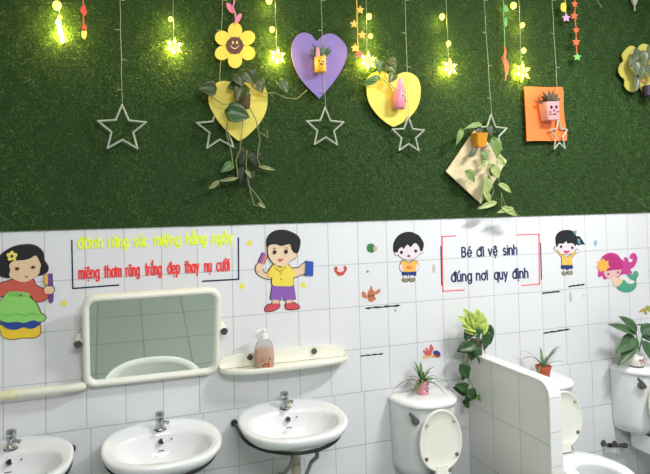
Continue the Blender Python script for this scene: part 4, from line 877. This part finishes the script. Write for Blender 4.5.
t, p, k = bunny('pink bottle bunny planter hung on the right yellow heart', (399, 98), 13, 22, -.078, pk, [('eye', .15, .12, .9, 1.1, bl), ('eye', .72, .02, .8, 1, bl), ('nose', .5, -.2, .8, .7, bl), ('mouth', .6, -.34, 1.9, .6, bl)], [(-.1, 0, 20, 3.4, pk), (-.1, 4, 11, 1.5, pk2), (.75, 2, 14, 1.0, mat('thin pale strap', (190, 190, 140), .5))], .05, taper=.6)
foliage(t, [pl(381, 67, (378, 59), 9, -.08), pl(386, 64, (397, 72), 12, -.09), pl(389, 60, (397, 66), 11, -.085), pl(393, 74, (390, 82), 11, -.09)], leafmat('dim olive leaf', (92, 102, 50)))
foliage(t, [pl(377, 79, (364, 85), 7, -.09, 'lance'), pl(379, 78, (366, 80), 7, -.09), pl(376, 60, (381, 74), 9, -.09)], m_ml, 'side_foliage')
stems(t, [[(397, 92, -.07), (390, 84, -.08), (385, 76, -.085), (387, 66, -.085)], [(392, 90, -.07), (384, 80, -.09), (375, 80, -.09)]], m_pl, .002)
boxm = mat('dusty pink plastic', (214, 158, 160), .45)
t, p, k = bunny('pink cat face box planter on the orange square', (549.5, 111.5), 16, 18, -.076, boxm, [('eye', -.38, .38, 1.5, 1.7, bl), ('eye', .38, .38, 1.5, 1.7, bl), ('nose', 0, 0, 1.0, .9, bl), ('whisker', -.6, -.15, 1.9, .45, bl), ('whisker', .55, -.15, 1.9, .45, bl), ('whisker', -.6, -.42, 1.6, .45, bl), ('mouth', .05, -.4, 2.6, .6, bl)], [], -.06, True)
fo = []
for dx, dy in ((-9, -12), (-6, -15), (0, -16), (5, -16), (9, -13), (-2, -11), (11, -9), (-11, -6), (4, -12)): fo.append(pl(549.5 + dx * .3, 104, (549.5 + dx, 108 + dy * 1.15), 5, -.066, 'lance', .15, y2=-.085))
foliage(t, fo, leafmat('brown green leaf', (84, 74, 52)))
# orange pot on the diamond with pale vine
t = thing('hanging_vine', 'pale green trailing vine in an orange pot on the beige diamond board', 'plant', tuple(at(480, 138, -.07)))
p = at(479.5, 139, -.088); k = mpp(p)
MB().loft([[(p.x + a, p.y + b, p.z + z) for a, b in rrect(-w_, w_, -w_ * .8, w_ * .8, w_ * .35)] for w_, z in ((.020, -.042), (.028, -.03), (.036, .022), (.040, .026), (.036, .028), (.030, .0))]).build('pot', mat('orange plastic pot', (216, 146, 40), .45), t)
foliage(t, [pl(474, 128, (484, 130), 8, -.09), pl(488, 127, (492, 136), 8, -.09), pl(476, 147, (470, 157), 5, -.09, 'lance')], leafmat('grey dark leaf', (76, 84, 70)), 'dark_foliage')
foliage(t, [pl(482, 124, (466, 127), 6, -.1, 'lance'), pl(461, 130, (457, 145), 7, -.1), pl(493, 139, (499, 158), 13, -.1), pl(484, 152, (485, 160), 8, -.09), pl(466, 172, (476, 182), 11, -.09), pl(492, 165, (492, 176), 10, -.1)], leafmat('soft green leaf', (108, 136, 72)))
foliage(t, [pl(492, 168, (500, 178), 12, -.11), pl(488, 178, (484, 200), 11, -.1), pl(497, 158, (506, 166), 8, -.1), pl(483, 190, (492, 204), 7, -.1, 'lance'), pl(497, 202, (479, 208), 6, -.1, 'lance'), pl(498, 184, (513, 192), 7, -.1, 'lance'), pl(501, 207, (520, 216), 7, -.1, 'lance'), pl(514, 208, (498, 212), 5, -.1, 'lance'), pl(482, 165, (490, 160), 6, -.09)], leafmat('pale vine leaf', (150, 166, 100)), 'pale_foliage')
stems(t, [[(488, 140, -.09), (497, 155, -.1), (497, 172, -.1), (500, 184, -.1)], [(490, 150, -.09), (480, 164, -.09), (472, 176, -.09)], [(488, 175, -.1), (494, 190, -.1), (488, 206, -.1)], [(501, 192, -.1), (505, 205, -.1), (520, 216, -.1)], [(501, 192, -.1), (502, 208, -.1)], [(481, 124, -.1), (465, 129, -.1), (461, 131, -.1)]], m_pl, .0018)
# plant at the upper right
t = thing('hanging_planter', 'dark planter with grey green leaves on the cloud shaped board, right edge', 'plant', tuple(at(648, 88, -.07)))
p = at(648, 91, -.07)
MB().lathe([(.02, -.03), (.026, -.028), (.028, .03), (.024, .03), (.0001, .02)], p, 18).build('cup', mat('dark purple cup', (50, 40, 66), .5), t)
MB().ball(at(643.5, 81, -.09), .010, .006, .010).build('flower', mat('orange flower', (220, 120, 80), .5), t)
foliage(t, [pl(637, 50, (634, 62), 11, -.09), pl(643, 52, (645, 66), 12, -.1), pl(635, 62, (637, 76), 11, -.1), pl(648, 48, (654, 62), 12, -.1), pl(641, 66, (641, 80), 10, -.1), pl(648, 66, (652, 78), 12, -.1), pl(637, 76, (636, 92), 7, -.09), pl(633, 56, (630, 66), 7, -.09)], leafmat('dusty green leaf', (92, 104, 78)))
stems(t, [[(645, 86, -.08), (640, 70, -.09), (640, 50, -.09)]], m_pl, .002)

# ------------------------------------------------------------------ pothos in the corner by the partition
t = thing('hanging_pothos', 'trailing pothos with lime top leaves hanging on the wall above the partition', 'plant', tuple(at(477, 345, -.06)))
p = at(476, 345, -.055)
MB().lathe([(.022, -.055), (.026, -.052), (.030, .02), (.033, .028), (.028, .028), (.0001, .02)], p, 20).build('pot', mat('brown mottled pot', (112, 98, 84), .6, noise=.4, nscale=60), t)
Lf = []
for (bx_, by_), tip, w in (((473, 326), (460, 317), 8), ((474, 325), (465, 309), 8), ((476, 324), (478, 309), 9), ((474, 328), (463, 326), 8), ((478, 327), (487, 318), 9), ((476, 330), (468, 322), 9), ((479, 330), (489, 325), 8), ((476, 326), (471, 312), 8), ((474, 331), (466, 331), 7), ((478, 322), (483, 313), 8)):
    Lf.append(pl(bx_, by_, tip, w + 4, -.09, 'heart', .15, y2=-.115))
foliage(t, Lf, m_yl, 'lime_foliage')
foliage(t, [pl(484, 326, (492, 345), 15, -.09), pl(470, 329, (465, 340), 12, -.09), pl(474, 331, (480, 338), 12, -.10), pl(486, 332, (485, 351), 11, -.10), pl(470, 345, (458, 351), 14, -.09), pl(475, 344, (459, 350), 13, -.1), pl(471, 350, (472, 361), 12, -.1), pl(475, 350, (481, 361), 12, -.1), pl(479, 358, (481, 365), 8, -.1),
            pl(464, 364, (464, 381), 13, -.09), pl(460, 366, (470, 379), 12, -.1), pl(466, 390, (454, 388), 12, -.09), pl(466, 388, (456, 385), 11, -.1), pl(468, 392, (477, 398), 13, -.1), pl(470, 390, (466, 404), 12, -.1), pl(463, 402, (470, 408), 9, -.09)], m_dl)
foliage(t, [pl(477, 396, (484, 402), 6, -.1)], leafmat('fresh green leaf', (104, 156, 60)), 'tip_leaf')
stems(t, [[(472, 345, -.08), (464, 352, -.08), (462, 366, -.08), (470, 380, -.08), (475, 392, -.08), (480, 400, -.09)], [(470, 352, -.08), (466, 366, -.08), (469, 386, -.08)], [(483, 344, -.08), (485, 352, -.08), (487, 358, -.08)]], m_ml, .0018)

# ------------------------------------------------------------------ plants on tanks
def strap(mb, b, az, ln, rise, w, droop=1.0, n=10, zmin=.731):
    b = Vector(b); d = Vector((math.cos(az), math.sin(az), 0)); sd = Vector((-d.y, d.x, 0)); o = len(mb.v)
    for i in range(n):
        s_ = i / (n - 1); p_ = b + d * ln * s_ * (.25 + .75 * s_ ** .3) * math.cos(rise) + Vector((0, 0, ln * (math.sin(rise) * s_ * 1.3 - droop * .6 * s_ ** 2.2))); p_.z = max(p_.z, zmin)
        ww = w * (1 - s_) ** .5 * min(1, .6 + s_ * 2) / 2 + .0002
        mb.v += [p_ - sd * ww + Vector((0, 0, ww * .4)), p_, p_ + sd * ww + Vector((0, 0, ww * .4))]
    for i in range(n - 1):
        for j in (0, 1): a = o + i * 3 + j; mb.f.append((a, a + 1, a + 4, a + 3))
LZ = .7252
p = Vector((1.787, -.062, LZ)); t = thing('potted_spider_plant', 'spider plant in a pink face pot on the tank lid of the left toilet', 'potted plant', tuple(p))
pot = MB().lathe([(.026, 0), (.030, .002), (.031, .055), (.028, .055), (.027, .04), (.0001, .038)], p, 24).build('pot', mat('rose pink pot', (214, 144, 156), .4, noise=.1, nscale=90), t)
for k in range(7):
    a = -PI / 2 + (k - 3) * .5; b = p + Vector((.030 * math.cos(a), .030 * math.sin(a), .052)); MB().ball(b, .007, .004, .013, 8).build('rim_scallop', mat('rose pink pot', (214, 144, 156), .4), pot)
for nm, a, z, r, mm in (('eye', -1.5, .03, .0035, bl), ('eye', -.95, .03, .0035, bl), ('nose', -1.22, .018, .004, bl), ('cheek', -1.75, .018, .004, pk2)):
    MB().ball(p + Vector((.0305 * math.cos(a), .0305 * math.sin(a), z)), r, .002, r).build(nm, mm, pot)
mb = MB(); random.seed(3)
for az, ln, rise, dr in ((PI + .2, .13, .7, 1.3), (PI - .3, .10, .9, 1.2), (PI + .6, .11, .6, 1.5), (0, .13, .6, 1.4), (-.4, .11, .8, 1.1), (.3, .10, .9, 1.0), (-1.2, .09, .9, 1.2), (-2, .1, .8, 1.3), (2, .10, 1.2, .4), (2.5, .11, 1.2, .4), (1.2, .09, 1.3, .3), (-.1, .12, 1.0, .8), (PI - .1, .15, .5, 1.1), (-.9, .13, .5, 1.5), (2.9, .10, 1.25, .2), (-2.4, .10, .6, 1.6), (.1, .16, .35, .9), (PI + .05, .12, 1.1, .7), (1.6, .08, 1.4, .2), (-1.6, .07, 1.2, .4), (-.6, .08, 1.2, .5)):
    strap(mb, p + Vector((0, 0, .04)), az, ln * 1.08, rise, .018, dr)
mb.build('foliage', leafmat('spider plant leaf', (92, 128, 76)), t, auto=180)
p = Vector((2.474, -.085, LZ)); t = thing('potted_aloe', 'aloe like plant in a terracotta pot on the tank behind the partition', 'potted plant', tuple(p))
MB().lathe([(.026, 0), (.028, .002), (.036, .050), (.040, .051), (.041, .063), (.036, .063), (.034, .054), (.0001, .052)], p, 24).build('pot', mat('terracotta', (190, 92, 62), .7, noise=.08, nscale=40), t)
mb = MB()
for az, ln, rise, dr, w in ((PI + .1, .20, .75, .95, .020), (PI - .8, .07, 1.2, .2, .018), (1.6, .085, 1.35, .0, .024), (-.2, .15, .95, .5, .018), (.1, .18, .75, .55, .018), (-.5, .15, .6, .9, .014), (PI + .5, .10, .6, 1.6, .018), (.4, .20, .5, .5, .014), (-1.4, .07, 1.2, .3, .020), (2.6, .17, .85, .75, .018)):
    strap(mb, p + Vector((0, 0, .046)), az, ln, rise, w, dr)
mb.build('foliage', leafmat('aloe leaf', (104, 134, 96)), t, auto=180)
p = Vector((3.075, -.100, LZ)); t = thing('potted_leafy_plant', 'broad leaved plant in a white patterned vase on the far right tank', 'potted plant', tuple(p))
vase = MB().lathe([(.030, 0), (.036, .003), (.042, .022), (.042, .040), (.034, .055), (.030, .058), (.026, .055), (.0001, .05)], p, 28).build('vase', mat('white vase glaze', (226, 222, 214), .3, noise=.06, nscale=80), t)
for a, z, r in ((-1.9, .04, .007), (-1.65, .035, .006), (-1.45, .042, .006), (-1.75, .024, .005), (-1.3, .026, .005)):
    MB().ball(p + Vector((.042 * math.cos(a), .042 * math.sin(a), z)), r, .002, r * .8).build('red_motif', mat('dark red glaze', (128, 48, 44), .4), vase)
MB().lathe([(.031, -.0005), (.037, .001), (.0372, .006), (.03, .006)], p, 24).build('vase_foot', m_black, vase)
def q3(px, py, tip, w, y=-.10, y2=-.14, curl=.1): return pl(px, py, tip, w, y, 'lance', curl, (-.2, -1, .6), y2)
foliage(t, [q3(636, 334, (611, 323), 9), q3(637, 332, (621, 316), 11, -.09, -.10), q3(636, 338, (620, 364), 12, -.11, -.16), q3(634, 336, (618, 352), 14, -.1, -.15), q3(641, 333, (655, 325), 13), q3(642, 337, (660, 338), 10, -.1, -.13), q3(641, 340, (655, 362), 12, -.11, -.16), q3(638, 330, (644, 312), 0.1), q3(642, 331, (652, 340), 9), q3(637, 340, (628, 345), 10)], leafmat('broad green leaf', (74, 104, 72)))
stems(t, [[(639, 352, -.10), (638, 342, -.10), (636, 333, -.1)], [(639, 352, -.10), (641, 342, -.10), (643, 333, -.1)]], m_ml, .003)

for o in list(bpy.data.objects):
    if '_o' in o.keys(): del o['_o']
